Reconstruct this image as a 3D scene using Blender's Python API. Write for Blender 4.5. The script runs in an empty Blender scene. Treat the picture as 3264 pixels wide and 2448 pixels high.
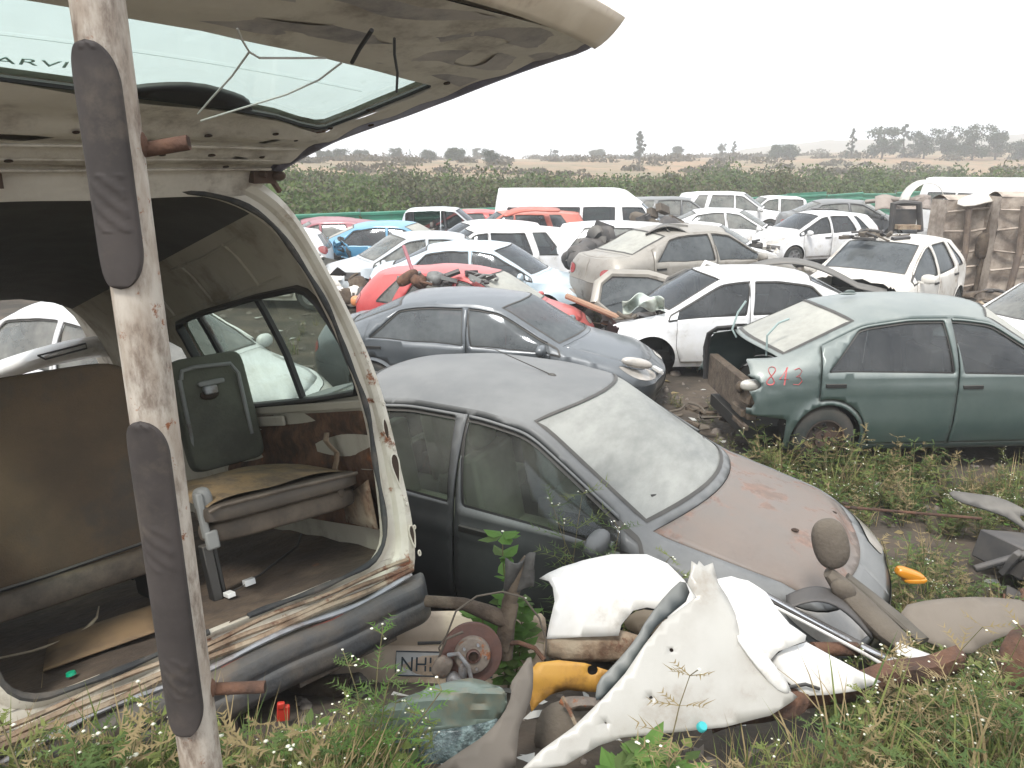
import bpy, math, random
import numpy as np
from mathutils import Matrix, Vector
from mathutils.geometry import delaunay_2d_cdt
R_ = math.radians
scn = bpy.context.scene
col = scn.collection
# ---------------- camera ----------------
cam_d = bpy.data.cameras.new('camera'); cam = bpy.data.objects.new('camera', cam_d); col.objects.link(cam)
cam.location = (0, 0, 3.0); cam.rotation_euler = (R_(90-16.1), 0, 0)
cam_d.sensor_width = 36; cam_d.lens = 27.02; cam_d.clip_start = .05; cam_d.clip_end = 6000
scn.camera = cam
# ---------------- sky and sun (overcast) ----------------
SUN_EL, SUN_AZ = 58, 205      # degrees, azimuth clockwise from +Y
w = bpy.data.worlds.new('World'); scn.world = w; w.use_nodes = True
nt = w.node_tree; bg = nt.nodes['Background']
sky = nt.nodes.new('ShaderNodeTexSky'); sky.sky_type = 'NISHITA'; sky.sun_disc = False
sky.sun_elevation = R_(SUN_EL); sky.sun_rotation = R_(SUN_AZ); sky.dust_density = 4; sky.air_density = 1
hsv = nt.nodes.new('ShaderNodeHueSaturation'); hsv.inputs['Saturation'].default_value = .25
mixw = nt.nodes.new('ShaderNodeMix'); mixw.data_type = 'RGBA'; mixw.inputs[0].default_value = .72
mixw.inputs[7].default_value = (9.8, 10.6, 11.7, 1)      # the cloud layer
nt.links.new(sky.outputs[0], hsv.inputs['Color']); nt.links.new(hsv.outputs[0], mixw.inputs[6])
nt.links.new(mixw.outputs[2], bg.inputs[0]); bg.inputs[1].default_value = .1
sd = bpy.data.lights.new('sun', 'SUN'); sd.energy = 2.2; sd.angle = R_(12); sd.color = (1, .97, .93)
so = bpy.data.objects.new('sun', sd); col.objects.link(so)
a = R_(SUN_AZ); e = R_(SUN_EL)
so.rotation_euler = Vector((math.sin(a)*math.cos(e), math.cos(a)*math.cos(e), math.sin(e))).to_track_quat('Z', 'Y').to_euler()
scn.view_settings.view_transform = 'Standard'; scn.view_settings.look = 'None'
scn.view_settings.gamma = 1; scn.view_settings.use_curve_mapping = False
scn.view_settings.exposure = .84
scn.cycles.max_bounces = 6; scn.cycles.transparent_max_bounces = 12; scn.cycles.diffuse_bounces = 3
scn.cycles.glossy_bounces = 3; scn.cycles.transmission_bounces = 4; scn.cycles.volume_bounces = 3
scn.cycles.use_denoising = True

# ---------------- materials ----------------
MATS = {}
def _n(nt, t, **k):
    n = nt.nodes.new(t)
    for a_, b in k.items(): setattr(n, a_, b)
    return n
def _mix(nt, f, a_, b, mode='MIX'):
    m = _n(nt, 'ShaderNodeMix', data_type='RGBA', blend_type=mode)
    for s, v in ((0, f), (6, a_), (7, b)):
        if isinstance(v, (int, float)): m.inputs[s].default_value = v
        elif isinstance(v, tuple): m.inputs[s].default_value = (*v[:3], 1)
        else: nt.links.new(v, m.inputs[s])
    return m.outputs[2]
def _noise(nt, co, sc, det=4, rough=.55, lo=.4, hi=.6, stretch=None):
    if stretch:
        mp = _n(nt, 'ShaderNodeMapping'); mp.inputs['Scale'].default_value = stretch
        nt.links.new(co, mp.inputs[0]); co = mp.outputs[0]
    n = _n(nt, 'ShaderNodeTexNoise'); n.inputs['Scale'].default_value = sc
    n.inputs['Detail'].default_value = det; n.inputs['Roughness'].default_value = rough
    nt.links.new(co, n.inputs['Vector'])
    r = _n(nt, 'ShaderNodeMapRange', interpolation_type='SMOOTHSTEP'); r.inputs[1].default_value = lo; r.inputs[2].default_value = hi
    nt.links.new(n.outputs[0], r.inputs[0]); return r.outputs[0]
def _math(nt, op, a_, b=0.):
    m = _n(nt, 'ShaderNodeMath', operation=op)
    for i, v in enumerate((a_, b)):
        if isinstance(v, (int, float)): m.inputs[i].default_value = v
        else: nt.links.new(v, m.inputs[i])
    return m.outputs[0]
def mat(name, c, c2=None, rough=.6, metal=0., coat=0., dust=0., dustc=(.30, .27, .22), rust=0., rustc=(.16, .06, .025),
        dirt=0., dirtc=(.07, .05, .035), sc=4., bump=0., bsc=40., world=False, stretch=None, trans=0., alpha=1., spec=.5):
    """paint / plastic / cloth: base tone, second tone in patches, dust on what faces up, rust and dirt blotches, fine bump"""
    if name in MATS: return MATS[name]
    m = bpy.data.materials.new(name); m.use_nodes = True; nt = m.node_tree; bs = nt.nodes['Principled BSDF']
    tc = _n(nt, 'ShaderNodeTexCoord'); geo = _n(nt, 'ShaderNodeNewGeometry')
    co = geo.outputs['Position'] if world else tc.outputs['Object']
    colr = tuple(c)
    if c2: colr = _mix(nt, _noise(nt, co, sc, 5, .6, .35, .65, stretch), tuple(c), tuple(c2))
    rf = rough
    if rust > 0:
        r1 = _noise(nt, co, sc*1.3, 8, .68, .66-rust*.35, .72-rust*.30)
        r2 = _noise(nt, co, sc*9, 3, .6, .3, .7)
        rc = _mix(nt, r2, tuple(rustc), tuple(v*1.9 for v in rustc))
        colr = _mix(nt, r1, colr, rc); rf = _math(nt, 'MAXIMUM', _math(nt, 'MULTIPLY', r1, .85), rough)
    if dirt > 0:
        d1 = _noise(nt, co, sc*.9, 9, .7, .60-dirt*.4, .78-dirt*.3, stretch)
        d2 = _math(nt, 'MULTIPLY', d1, .8)
        colr = _mix(nt, d2, colr, tuple(dirtc)); rf = _math(nt, 'MAXIMUM', d2, rf)
    if dust > 0:
        sep = _n(nt, 'ShaderNodeSeparateXYZ'); nt.links.new(geo.outputs['Normal'], sep.inputs[0])
        up = _n(nt, 'ShaderNodeMapRange', interpolation_type='SMOOTHSTEP'); up.inputs[1].default_value = -.25; up.inputs[2].default_value = .9
        up.inputs[3].default_value = .035; up.inputs[4].default_value = 1.
        nt.links.new(sep.outputs[2], up.inputs[0])
        nn = _noise(nt, co, 2.2, 7, .65, .2, .75); nn = _math(nt, 'ADD', _math(nt, 'MULTIPLY', nn, .5), .5)
        f = _math(nt, 'MULTIPLY', _math(nt, 'MULTIPLY', up.outputs[0], nn), dust)
        colr = _mix(nt, f, colr, tuple(dustc)); rf = _math(nt, 'MAXIMUM', _math(nt, 'MULTIPLY', f, .95), rf)
        if coat: nt.links.new(_math(nt, 'MULTIPLY', _math(nt, 'SUBTRACT', 1., f), coat), bs.inputs['Coat Weight']); coat = 0
    if isinstance(colr, tuple): bs.inputs['Base Color'].default_value = (*colr[:3], 1)
    else: nt.links.new(colr, bs.inputs['Base Color'])
    if isinstance(rf, (int, float)): bs.inputs['Roughness'].default_value = rf
    else: nt.links.new(rf, bs.inputs['Roughness'])
    bs.inputs['Metallic'].default_value = metal; bs.inputs['Specular IOR Level'].default_value = spec
    if coat: bs.inputs['Coat Weight'].default_value = coat
    bs.inputs['Coat Roughness'].default_value = .15
    if bump:
        n = _n(nt, 'ShaderNodeTexNoise'); n.inputs['Scale'].default_value = bsc; n.inputs['Detail'].default_value = 5; nt.links.new(co, n.inputs['Vector'])
        b = _n(nt, 'ShaderNodeBump'); b.inputs['Strength'].default_value = min(1, bump); b.inputs['Distance'].default_value = .02
        nt.links.new(n.outputs[0], b.inputs['Height']); nt.links.new(b.outputs[0], bs.inputs['Normal'])
    if trans:  # thin leaves let light through
        tr = _n(nt, 'ShaderNodeBsdfTranslucent'); ms = _n(nt, 'ShaderNodeMixShader'); ms.inputs[0].default_value = trans
        if isinstance(colr, tuple): tr.inputs[0].default_value = (*colr[:3], 1)
        else: nt.links.new(colr, tr.inputs[0])
        nt.links.new(bs.outputs[0], ms.inputs[1]); nt.links.new(tr.outputs[0], ms.inputs[2])
        nt.links.new(ms.outputs[0], nt.nodes['Material Output'].inputs[0])
    MATS[name] = m; return m
def glass(name, tint=(.55, .62, .6), dust=.4, dustc=(.36, .35, .31), body=0.35, streak=None, rough=.08):
    """car glass: clear tint + reflection, under a film of dust. body = how much is opaque dust on average"""
    if name in MATS: return MATS[name]
    m = bpy.data.materials.new(name); m.use_nodes = True; nt = m.node_tree; nt.nodes.remove(nt.nodes['Principled BSDF'])
    tc = _n(nt, 'ShaderNodeTexCoord')
    t = _n(nt, 'ShaderNodeBsdfTransparent'); t.inputs[0].default_value = (*tint, 1)
    g = _n(nt, 'ShaderNodeBsdfGlossy'); g.inputs['Roughness'].default_value = rough; g.inputs[0].default_value = (.9, .95, 1, 1)
    lw = _n(nt, 'ShaderNodeFresnel'); gg = _n(nt, 'ShaderNodeNewGeometry')
    nt.links.new(_math(nt, 'SUBTRACT', 1.5, _math(nt, 'MULTIPLY', gg.outputs['Backfacing'], .8333)), lw.inputs[0])
    m1 = _n(nt, 'ShaderNodeMixShader'); nt.links.new(lw.outputs[0], m1.inputs[0]); nt.links.new(t.outputs[0], m1.inputs[1]); nt.links.new(g.outputs[0], m1.inputs[2])
    d = _n(nt, 'ShaderNodeBsdfDiffuse'); d.inputs[0].default_value = (*dustc, 1)
    f = _noise(nt, tc.outputs['Object'], 1.7, 8, .62, .25, .8, streak)
    f2 = _noise(nt, tc.outputs['Object'], 9, 5, .62, .3, .75, streak)
    f = _math(nt, 'ADD', _math(nt, 'MULTIPLY', _math(nt, 'ADD', f, _math(nt, 'MULTIPLY', f2, .35)), dust), body)
    cl = _n(nt, 'ShaderNodeClamp'); nt.links.new(f, cl.inputs[0]); cl.inputs[2].default_value = .98
    m2 = _n(nt, 'ShaderNodeMixShader'); nt.links.new(cl.outputs[0], m2.inputs[0]); nt.links.new(m1.outputs[0], m2.inputs[1]); nt.links.new(d.outputs[0], m2.inputs[2])
    nt.links.new(m2.outputs[0], nt.nodes['Material Output'].inputs[0])
    MATS[name] = m; return m

# ---------------- mesh helpers ----------------
def mk(name, V, F, m, parent=None, fm=None, smooth=True, ang=35, solid=0., weld=0., mw=None, bevel=0.):
    me = bpy.data.meshes.new(name)
    me.from_pydata([tuple(map(float, v)) for v in V], [], [tuple(map(int, f)) for f in F])
    ms = m if isinstance(m, (list, tuple)) else [m]
    for q in ms: me.materials.append(q)
    if fm is not None: me.polygons.foreach_set('material_index', np.array(fm, dtype=np.int32))
    if weld:
        import bmesh
        bm = bmesh.new(); bm.from_mesh(me); bmesh.ops.remove_doubles(bm, verts=bm.verts, dist=weld); bmesh.ops.recalc_face_normals(bm, faces=bm.faces); bm.to_mesh(me); bm.free()
    if smooth:
        me.polygons.foreach_set('use_smooth', [True]*len(me.polygons))
        try: me.set_sharp_from_angle(angle=R_(ang))
        except Exception: pass
    me.update()
    o = bpy.data.objects.new(name, me); col.objects.link(o)
    if parent is not None: o.parent = parent
    if mw is not None: o.matrix_world = mw
    if solid:
        s = o.modifiers.new('solid', 'SOLIDIFY'); s.thickness = abs(solid); s.offset = -1 if solid > 0 else 1
    if bevel:
        b = o.modifiers.new('bevel', 'BEVEL'); b.width = bevel; b.segments = 2; b.limit_method = 'ANGLE'; b.angle_limit = R_(40)
    return o
def empty(name, loc, rot=(0, 0, 0), label=None, cat=None, group=None, mw=None):
    o = bpy.data.objects.new(name, None); col.objects.link(o); o.empty_display_size = .2
    o.location = loc; o.rotation_euler = rot
    if mw is not None: o.matrix_world = mw
    return tag(o, label, cat, group)
def tag(o, label=None, cat=None, group=None, kind=None):
    if label and not kind: kind = 'thing'
    for k, v in (('label', label), ('category', cat), ('group', group), ('kind', kind)):
        if v: o[k] = v
    return o
class MB:
    """collects shapes into one mesh"""
    def __init__(s): s.V = []; s.F = []; s.M = []
    def add(s, V, F, mi=0):
        b = len(s.V); s.V += [tuple(map(float, v)) for v in V]; s.F += [tuple(int(i)+b for i in f) for f in F]; s.M += [mi]*len(F); return s
    def box(s, c, d, rot=None, mi=0):
        c = np.array(c, float); h = np.array(d, float)/2
        V = np.array([[x, y, z] for x in (-1, 1) for y in (-1, 1) for z in (-1, 1)])*h
        if rot is not None: V = V@np.array(rot_m(*rot)).T
        return s.add(V+c, [(0, 1, 3, 2), (4, 6, 7, 5), (0, 4, 5, 1), (2, 3, 7, 6), (0, 2, 6, 4), (1, 5, 7, 3)], mi)
    def tube(s, P, r, n=8, mi=0, caps=True, flat=1.):
        P = [np.array(p, float) for p in P]; k = len(P); rr = [r]*k if isinstance(r, (int, float)) else r
        T = [P[min(i+1, k-1)]-P[max(i-1, 0)] for i in range(k)]
        u = None; V = []
        for i in range(k):
            t = T[i]/(np.linalg.norm(T[i])+1e-9)
            if u is None:
                u = np.cross(t, [0, 0, 1.]); u = u if np.linalg.norm(u) > .2 else np.cross(t, [0, 1., 0])
            u = u-t*(u@t); u /= np.linalg.norm(u)+1e-9; v = np.cross(t, u)
            for j in range(n):
                a_ = 2*math.pi*j/n; V.append(P[i]+rr[i]*(u*math.cos(a_)+v*math.sin(a_)*flat))
        F = [(i*n+j, i*n+(j+1) % n, (i+1)*n+(j+1) % n, (i+1)*n+j) for i in range(k-1) for j in range(n)]
        if caps: F += [tuple(range(n-1, -1, -1)), tuple((k-1)*n+j for j in range(n))]
        return s.add(V, F, mi)
    def lathe(s, prof, c=(0, 0, 0), axis=(0, 0, 1), n=24, mi=0):
        A = np.array(axis, float); A /= np.linalg.norm(A); u = np.cross(A, [0, 0, 1.]); u = u if np.linalg.norm(u) > .2 else np.array([1., 0, 0])
        u /= np.linalg.norm(u); v = np.cross(A, u); V = []
        for (r, h) in prof:
            for j in range(n):
                a_ = 2*math.pi*j/n; V.append(np.array(c)+A*h+r*(u*math.cos(a_)+v*math.sin(a_)))
        F = [(i*n+j, i*n+(j+1) % n, (i+1)*n+(j+1) % n, (i+1)*n+j) for i in range(len(prof)-1) for j in range(n)]
        return s.add(V, F, mi)
    def prism(s, poly, vec, mi=0):
        P = np.array(poly, float); v = np.array(vec, float); n = len(P)
        return s.add(list(P)+list(P+v), [tuple(range(n-1, -1, -1)), tuple(range(n, 2*n))]+[(i, (i+1) % n, n+(i+1) % n, n+i) for i in range(n)], mi)
    def ell(s, c, r, n=12, m=8, mi=0, rot=None, pw=1.):
        V = []
        for i in range(m+1):
            ph = math.pi*i/m
            for j in range(n):
                th = 2*math.pi*j/n; q = np.array([math.sin(ph)*math.cos(th), math.sin(ph)*math.sin(th), math.cos(ph)])
                q = np.sign(q)*np.abs(q)**pw; V.append(q*np.array(r))
        V = np.array(V)
        if rot is not None: V = V@np.array(rot_m(*rot)).T
        return s.add(V+np.array(c), [(i*n+j, i*n+(j+1) % n, (i+1)*n+(j+1) % n, (i+1)*n+j) for i in range(m) for j in range(n)], mi)
    def grid(s, f, nu, nv, mi=0):
        V = [f(i/nu, j/nv) for i in range(nu+1) for j in range(nv+1)]
        return s.add(V, [(i*(nv+1)+j, (i+1)*(nv+1)+j, (i+1)*(nv+1)+j+1, i*(nv+1)+j+1) for i in range(nu) for j in range(nv)], mi)
    def warp(s, f): s.V = [tuple(f(np.array(v))) for v in s.V]; return s
    def build(s, name, m, parent=None, **k): return mk(name, s.V, s.F, m, parent, fm=s.M if isinstance(m, (list, tuple)) else None, **k)
def rot_m(rx, ry, rz):
    from mathutils import Euler
    return [list(r) for r in Euler((R_(rx), R_(ry), R_(rz))).to_matrix()]
def sstep(a_, b, x):
    t = np.clip((np.asarray(x, float)-a_)/(b-a_), 0, 1); return t*t*(3-2*t)
_rs = np.random.RandomState(7)
def vnoise(p, sc=1., seed=0):
    """cheap smooth value noise from summed sines, -1..1"""
    p = np.asarray(p, float)*sc; rs = np.random.RandomState(seed); o = 0
    for k in range(5):
        d = rs.normal(size=p.shape[-1]); d /= np.linalg.norm(d); o = o+np.sin((p@d)*(1.3+.9*k)+rs.rand()*6.28)*(1/(1+.5*k))
    return o/2.6
def inpoly(P, poly):
    x, y = P[:, 0], P[:, 1]; c_ = np.zeros(len(P), bool); n = len(poly); q = np.asarray(poly)
    for i in range(n):
        x1, y1 = q[i]; x2, y2 = q[(i+1) % n]
        k = (y1 > y) != (y2 > y)
        with np.errstate(divide='ignore', invalid='ignore'): c_ ^= k & (x < (x2-x1)*(y-y1)/(y2-y1+1e-12)+x1)
    return c_
def offset_poly(q, d):
    """shrink (d>0) a closed polygon by moving its points along the inward normals"""
    q = np.asarray(q, float); ar = .5*np.sum(q[:, 0]*np.roll(q[:, 1], -1)-np.roll(q[:, 0], -1)*q[:, 1]); s = 1 if ar > 0 else -1
    t = np.roll(q, -1, 0)-np.roll(q, 1, 0); t /= np.linalg.norm(t, axis=1)[:, None]+1e-9
    return q+s*d*np.stack([-t[:, 1], t[:, 0]], 1)
def chaikin(q, it=1, w_=.25):
    q = np.asarray(q, float)
    for _ in range(it):
        nx = np.roll(q, -1, 0); q = np.stack([q*(1-w_)+nx*w_, q*w_+nx*(1-w_)], 1).reshape(-1, 2)
    return q
def resample(q, st, closed=True):
    q = np.asarray(q, float); out = []
    n = len(q)
    for i in range(n if closed else n-1):
        p, r = q[i], q[(i+1) % n]; k = max(1, int(math.ceil(np.linalg.norm(r-p)/st)))
        for j in range(k): out.append(p+(r-p)*j/k)
    if not closed: out.append(q[-1])
    return np.array(out)
def rpoly(q, st, rnd=1):
    q = np.asarray(q, float)
    return resample(chaikin(q, rnd) if rnd else q, st)
def cdt(outer, holes, st, clip=None):
    """triangulate a flat outline with holes and an even fill of inner points"""
    q = np.asarray(outer); lo, hi = q.min(0), q.max(0)
    gx, gy = np.meshgrid(np.arange(lo[0]+st*.5, hi[0], st), np.arange(lo[1]+st*.5, hi[1], st)); gx = gx+(np.arange(gx.shape[0])[:, None] % 2)*st*.5
    G = np.stack([gx.ravel(), gy.ravel()], 1); G = G[inpoly(G, offset_poly(outer, st*.25))] if len(G) else G
    for h in holes: G = G[~inpoly(G, offset_poly(h, -st*.25))] if len(G) else G
    pts = [Vector(p) for p in outer]; edges = []
    n = len(pts); edges += [(i, (i+1) % n) for i in range(n)]
    for h in holes:
        b = len(pts); pts += [Vector(p) for p in h]; k = len(h); edges += [(b+i, b+(i+1) % k) for i in range(k)]
    if clip is not None:
        b = len(pts); pts += [Vector(p) for p in clip]; k = len(clip); edges += [(b+i, b+(i+1) % k) for i in range(k)]
    pts += [Vector(p) for p in G]
    V, _, F, *_r = delaunay_2d_cdt(pts, edges, [], 0, 1e-5)
    V = np.array([tuple(v) for v in V]); F = np.array([f for f in F if len(f) == 3])
    cen = V[F].mean(1); k = inpoly(cen, outer)
    if clip is not None: k &= inpoly(cen, clip)
    for h in holes: k &= ~inpoly(cen, h)
    F = F[k]
    a_ = V[F[:, 1]]-V[F[:, 0]]; b = V[F[:, 2]]-V[F[:, 0]]; cr = a_[:, 0]*b[:, 1]-a_[:, 1]*b[:, 0]
    F = F[np.abs(cr) > 1e-8]; cr = cr[np.abs(cr) > 1e-8]
    F[cr < 0] = F[cr < 0][:, ::-1]
    us = np.unique(F); mp = np.zeros(len(V), int); mp[us] = np.arange(len(us))
    return V[us], mp[F]
# ---------------- shared materials ----------------
mat('black', (.012, .012, .012), rough=.55, dust=.25); mat('blackplastic', (.025, .025, .026), (.05, .05, .05), rough=.6, dust=.5)
mat('rubber', (.015, .015, .016), rough=.6, dust=.25); mat('tyre', (.012, .02, .02), (.04, .038, .035), rough=.9, dust=.6, dustc=(.16, .13, .10))
mat('rim_grey', (.3, .3, .3), rough=.4, metal=.6, dust=.5); mat('rim_rust', (.045, .035, .03), (.08, .05, .035), rough=.85, rust=.25, rustc=(.09, .045, .03))
mat('seat_grey', (.12, .12, .11), (.18, .17, .15), rough=.95, dust=.3); mat('seat_tan', (.30, .29, .22), (.22, .21, .16), rough=.95)
mat('lamp', (.55, .50, .44), (.35, .33, .30), rough=.15, coat=.6, dust=.25); mat('lamp_red', (.35, .03, .03), rough=.2, coat=.6, dust=.35)
glass('glass_mid', tint=(.38, .43, .42), body=.16, dust=.36); glass('glass_dark', tint=(.22, .25, .25), body=.05, dust=.16, dustc=(.26, .26, .25)); glass('glass_clear', tint=(.62, .72, .66), body=.03, dust=.14)
glass('glass_dusty', body=.62, dust=.35, dustc=(.42, .41, .36)); glass('glass_screen', tint=(.4, .44, .42), body=.42, dust=.62, dustc=(.34, .34, .31), streak=(1, .45, 1), rough=.2); glass('glass_grey', tint=(.35, .38, .38), body=.30, dust=.40, dustc=(.16, .17, .17))
mat('paint_white', (.78, .78, .78), (.70, .69, .66), rough=.3, coat=.6, dust=.35, dustc=(.55, .52, .47), dirt=.12, dirtc=(.35, .31, .26))
mat('paint_cream', (.72, .69, .63), (.64, .60, .53), rough=.4, coat=.3, dust=.4, dustc=(.55, .50, .43), dirt=.22, dirtc=(.34, .27, .20), rust=.05)
mat('paint_silver', (.42, .46, .48), (.50, .53, .54), rough=.35, metal=.2, coat=.4, dust=.5, dustc=(.50, .48, .44))
mat('paint_silverblue', (.40, .52, .58), (.46, .56, .60), rough=.33, metal=.15, coat=.5, dust=.45, dustc=(.62, .64, .63))
mat('paint_beige', (.24, .22, .185), (.29, .265, .23), rough=.4, metal=.15, coat=.3, dust=.7, dustc=(.36, .33, .28), dirt=.2)
mat('paint_blue', (.04, .19, .34), (.05, .23, .38), rough=.35, coat=.5, dust=.55, dustc=(.33, .48, .56))
mat('paint_red', (.42, .03, .035), (.50, .05, .05), rough=.4, coat=.4, dust=.45, dustc=(.55, .22, .18))
mat('paint_orange', (.42, .07, .045), (.46, .1, .065), rough=.4, coat=.3, dust=.4, dustc=(.50, .25, .18))
mat('paint_maroon', (.20, .02, .035), (.26, .03, .05), rough=.4, coat=.4, dust=.4, dustc=(.40, .25, .24))
mat('paint_mazda', (.055, .064, .071), (.066, .074, .08), rough=.32, metal=.2, coat=.6, dust=.5, dustc=(.26, .27, .27))
mat('paint_green', (.050, .082, .076), (.060, .092, .085), rough=.33, metal=.25, coat=.6, dust=.72, dustc=(.38, .39, .355))
mat('paint_charcoal', (.020, .023, .025), (.028, .030, .030), rough=.42, coat=.25, spec=.35, dust=.92, dustc=(.235, .235, .225))
mat('bonnet_rust', (.15, .13, .11), (.175, .13, .10), rough=.5, dust=.5, dustc=(.215, .185, .16), dirt=.3, dirtc=(.12, .085, .065), rust=.48, rustc=(.135, .075, .052), sc=2.4)
mat('paint_dark', (.05, .055, .06), rough=.35, coat=.5, dust=.6, dustc=(.30, .29, .26))
# ================= parametric vehicle =================
def tab(pts, sig=.05):
    pts = sorted(pts); xs = np.linspace(-4, 4, 1601); ys = np.interp(xs, [p[0] for p in pts], [p[1] for p in pts])
    k = int(sig/.005*3); g = np.exp(-.5*(np.arange(-k, k+1)*.005/sig)**2); g /= g.sum()
    ys = np.convolve(np.pad(ys, k, mode='edge'), g, 'valid')
    return lambda x: np.interp(x, xs, ys)
def outline(xf, xr, wid, bf, br, rf, rr, ns=90, nf=16, nc=12):
    # front run, front corner, side, rear corner, rear run
    Wf = float(wid(xf-rf)); Wr = float(wid(xr+rr)); X = []; Y = []
    for t in np.linspace(0, 1, nf, endpoint=False): y = t*(Wf-rf); X.append(xf-bf*(y/Wf)**2); Y.append(y)
    x0 = xf-bf*((Wf-rf)/Wf)**2
    for t in np.linspace(0, math.pi/2, nc, endpoint=False): X.append(x0-rf*(1-math.cos(t))); Y.append(Wf-rf+rf*math.sin(t))
    x1 = xr+br*((Wr-rr)/Wr)**2
    for t in np.linspace(0, 1, ns): x = (x0-rf)+((x1+rr)-(x0-rf))*t; X.append(x); Y.append(float(wid(x))+(Wf-float(wid(x0-rf)))*(1-t)**4+(Wr-float(wid(x1+rr)))*t**4)
    for t in np.linspace(0, math.pi/2, nc+1)[1:]: X.append(x1+rr*(1-math.sin(t))); Y.append(Wr-rr+rr*math.cos(t))
    for t in np.linspace(0, 1, nf+1)[1:]: y = (1-t)*(Wr-rr); X.append(xr+br*(y/Wr)**2); Y.append(y)
    return np.array(X), np.array(Y)
SEDAN = dict(L=(2.27, -2.27), W=.88, H=[(2.27, .62), (2.05, .70), (1.75, .80), (1.3, .90), (1.08, .95), (.32, 1.39), (0, 1.43), (-.5, 1.43), (-.95, 1.37), (-1.72, 1.04), (-2.1, 1.01), (-2.27, .96)],
    top=[(2.27, .62), (1.8, .70), (1.1, .73), (.35, .625), (-.4, .625), (-.95, .62), (-1.7, .70), (-2.27, .64)],
    zs=[(2.27, .48), (2.0, .56), (1.6, .74), (1.1, .86), (.6, .90), (-.4, .93), (-1.3, .95), (-1.75, .90), (-2.27, .70)],
    ends=dict(bf=.22, br=.10, rf=.42, rr=.30, xfe=2.06, xre=-2.16), crown=[(2.3, .04), (1.2, .06), (0, .09), (-1, .08), (-2.2, .03)],
    bow=(.22, .14), wx=(1.33, -1.30), wr=.315, glassx=(1.02, -1.66), gtop=(.30, -.98), wins=[(1.1, .9, .0, -.07), (-.09, -.13, -1.34, -1.02)], doors=[(.98, -.045), (-.055, -1.40)], boot=True, rear='sedan')
HATCH = dict(L=(1.95, -1.9), W=.85, H=[(1.95, .68), (1.75, .78), (1.4, .88), (1.0, .98), (.25, 1.40), (0, 1.44), (-.6, 1.45), (-1.2, 1.41), (-1.5, 1.37), (-1.9, 1.3)],
    top=[(1.95, .62), (1.5, .68), (1.0, .69), (.3, .60), (-.4, .60), (-1.2, .58), (-1.9, .56)],
    zs=[(1.95, .5), (1.6, .72), (1.1, .86), (.5, .90), (-.4, .93), (-1.2, .99), (-1.9, .96)],
    ends=dict(bf=.22, br=.12, rf=.40, rr=.28, xfe=1.76, xre=-1.56), crown=[(2, .04), (1, .05), (0, .07), (-1.8, .05)],
    bow=(.2, 0), wx=(1.18, -1.22), wr=.30, glassx=(.93, None), gtop=(.25, None), wins=[(1.05, .85, .0, -.05), (-.07, -.12, -.88, -.84), (-.96, -.90, -1.34, -1.2)], doors=[(.9, -.03), (-.04, -1.05)], boot=False, rear='hatch', rw=(.60, 1.0, 1.33))
SUV = dict(HATCH, L=(2.15, -2.1), W=.9, H=[(2.15, .82), (1.9, .95), (1.2, 1.05), (1.0, 1.12), (.35, 1.58), (0, 1.62), (-1.2, 1.62), (-1.7, 1.58), (-2.1, 1.5)], zs=[(2.15, .6), (1.8, .85), (1.1, .98), (.5, 1.02), (-1.2, 1.08), (-2.1, 1.08)],
    ends=dict(bf=.2, br=.1, rf=.38, rr=.26, xfe=1.98, xre=-1.82), wx=(1.32, -1.3), wr=.35, glassx=(1.0, None), gtop=(.35, None), wins=[(1.05, .9, .05, .0), (-.02, -.06, -.95, -.92), (-1.03, -1.0, -1.62, -1.45)], doors=[(.95, 0), (-.01, -1.1)], rw=(.66, 1.12, 1.48))
VAN = dict(L=(2.62, -2.6), W=.94, H=[(2.62, .95), (2.45, 1.15), (1.75, 1.78), (1.2, 2.15), (.9, 2.20), (-2.6, 2.18)],
    top=[(2.62, .78), (2.0, .78), (1.5, .70), (1.0, .70), (-2.6, .74)], zs=[(2.62, .75), (2.3, 1.02), (1.8, 1.12), (1.2, 1.15), (-2.6, 1.18)],
    ends=dict(bf=.16, br=.04, rf=.35, rr=.14, xfe=2.50, xre=-2.45), crown=[(2.6, .05), (1, .07), (-2.6, .07)], bow=(.12, 0), wx=(1.6, -1.5), wr=.33, glassx=(2.42, None), gtop=(1.72, None),
    wins=[(2.2, 1.8, 1.22, 1.16), (.95, .95, .03, .03), (-.08, -.08, -1.1, -1.1), (-1.2, -1.2, -2.2, -2.2)], doors=[(2.1, 1.08)], boot=False, rear='hatch', rw=(.72, 1.25, 1.95), wtop=1.74)
PICKUP = dict(SEDAN, L=(2.35, -2.45), W=.86, H=[(2.35, .85), (2.1, .98), (1.3, 1.06), (1.15, 1.12), (.55, 1.62), (.2, 1.66), (-.75, 1.64), (-.95, 1.6), (-1.05, 1.1), (-1.2, 1.0), (-2.45, 1.0)],
    top=[(2.35, .72), (1.2, .72), (.6, .62), (-.9, .62), (-1.2, .8), (-2.45, .8)], zs=[(2.35, .7), (1.9, .9), (1.1, .98), (-.9, 1.0), (-1.3, .92), (-2.45, .92)],
    ends=dict(bf=.12, br=.0, rf=.25, rr=.08, xfe=2.25, xre=-2.42), bow=(.12, 0), wx=(1.5, -1.5), wr=.34, glassx=(1.1, None), gtop=(.55, None), wins=[(1.15, 1, .2, .17), (.1, .08, -.82, -.82)], doors=[(1.05, .16), (.14, -.9)], rear='pickup', crown=[(2.3, .04), (0, .06), (-.9, .05), (-1.3, .0), (-2.4, 0)])
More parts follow.
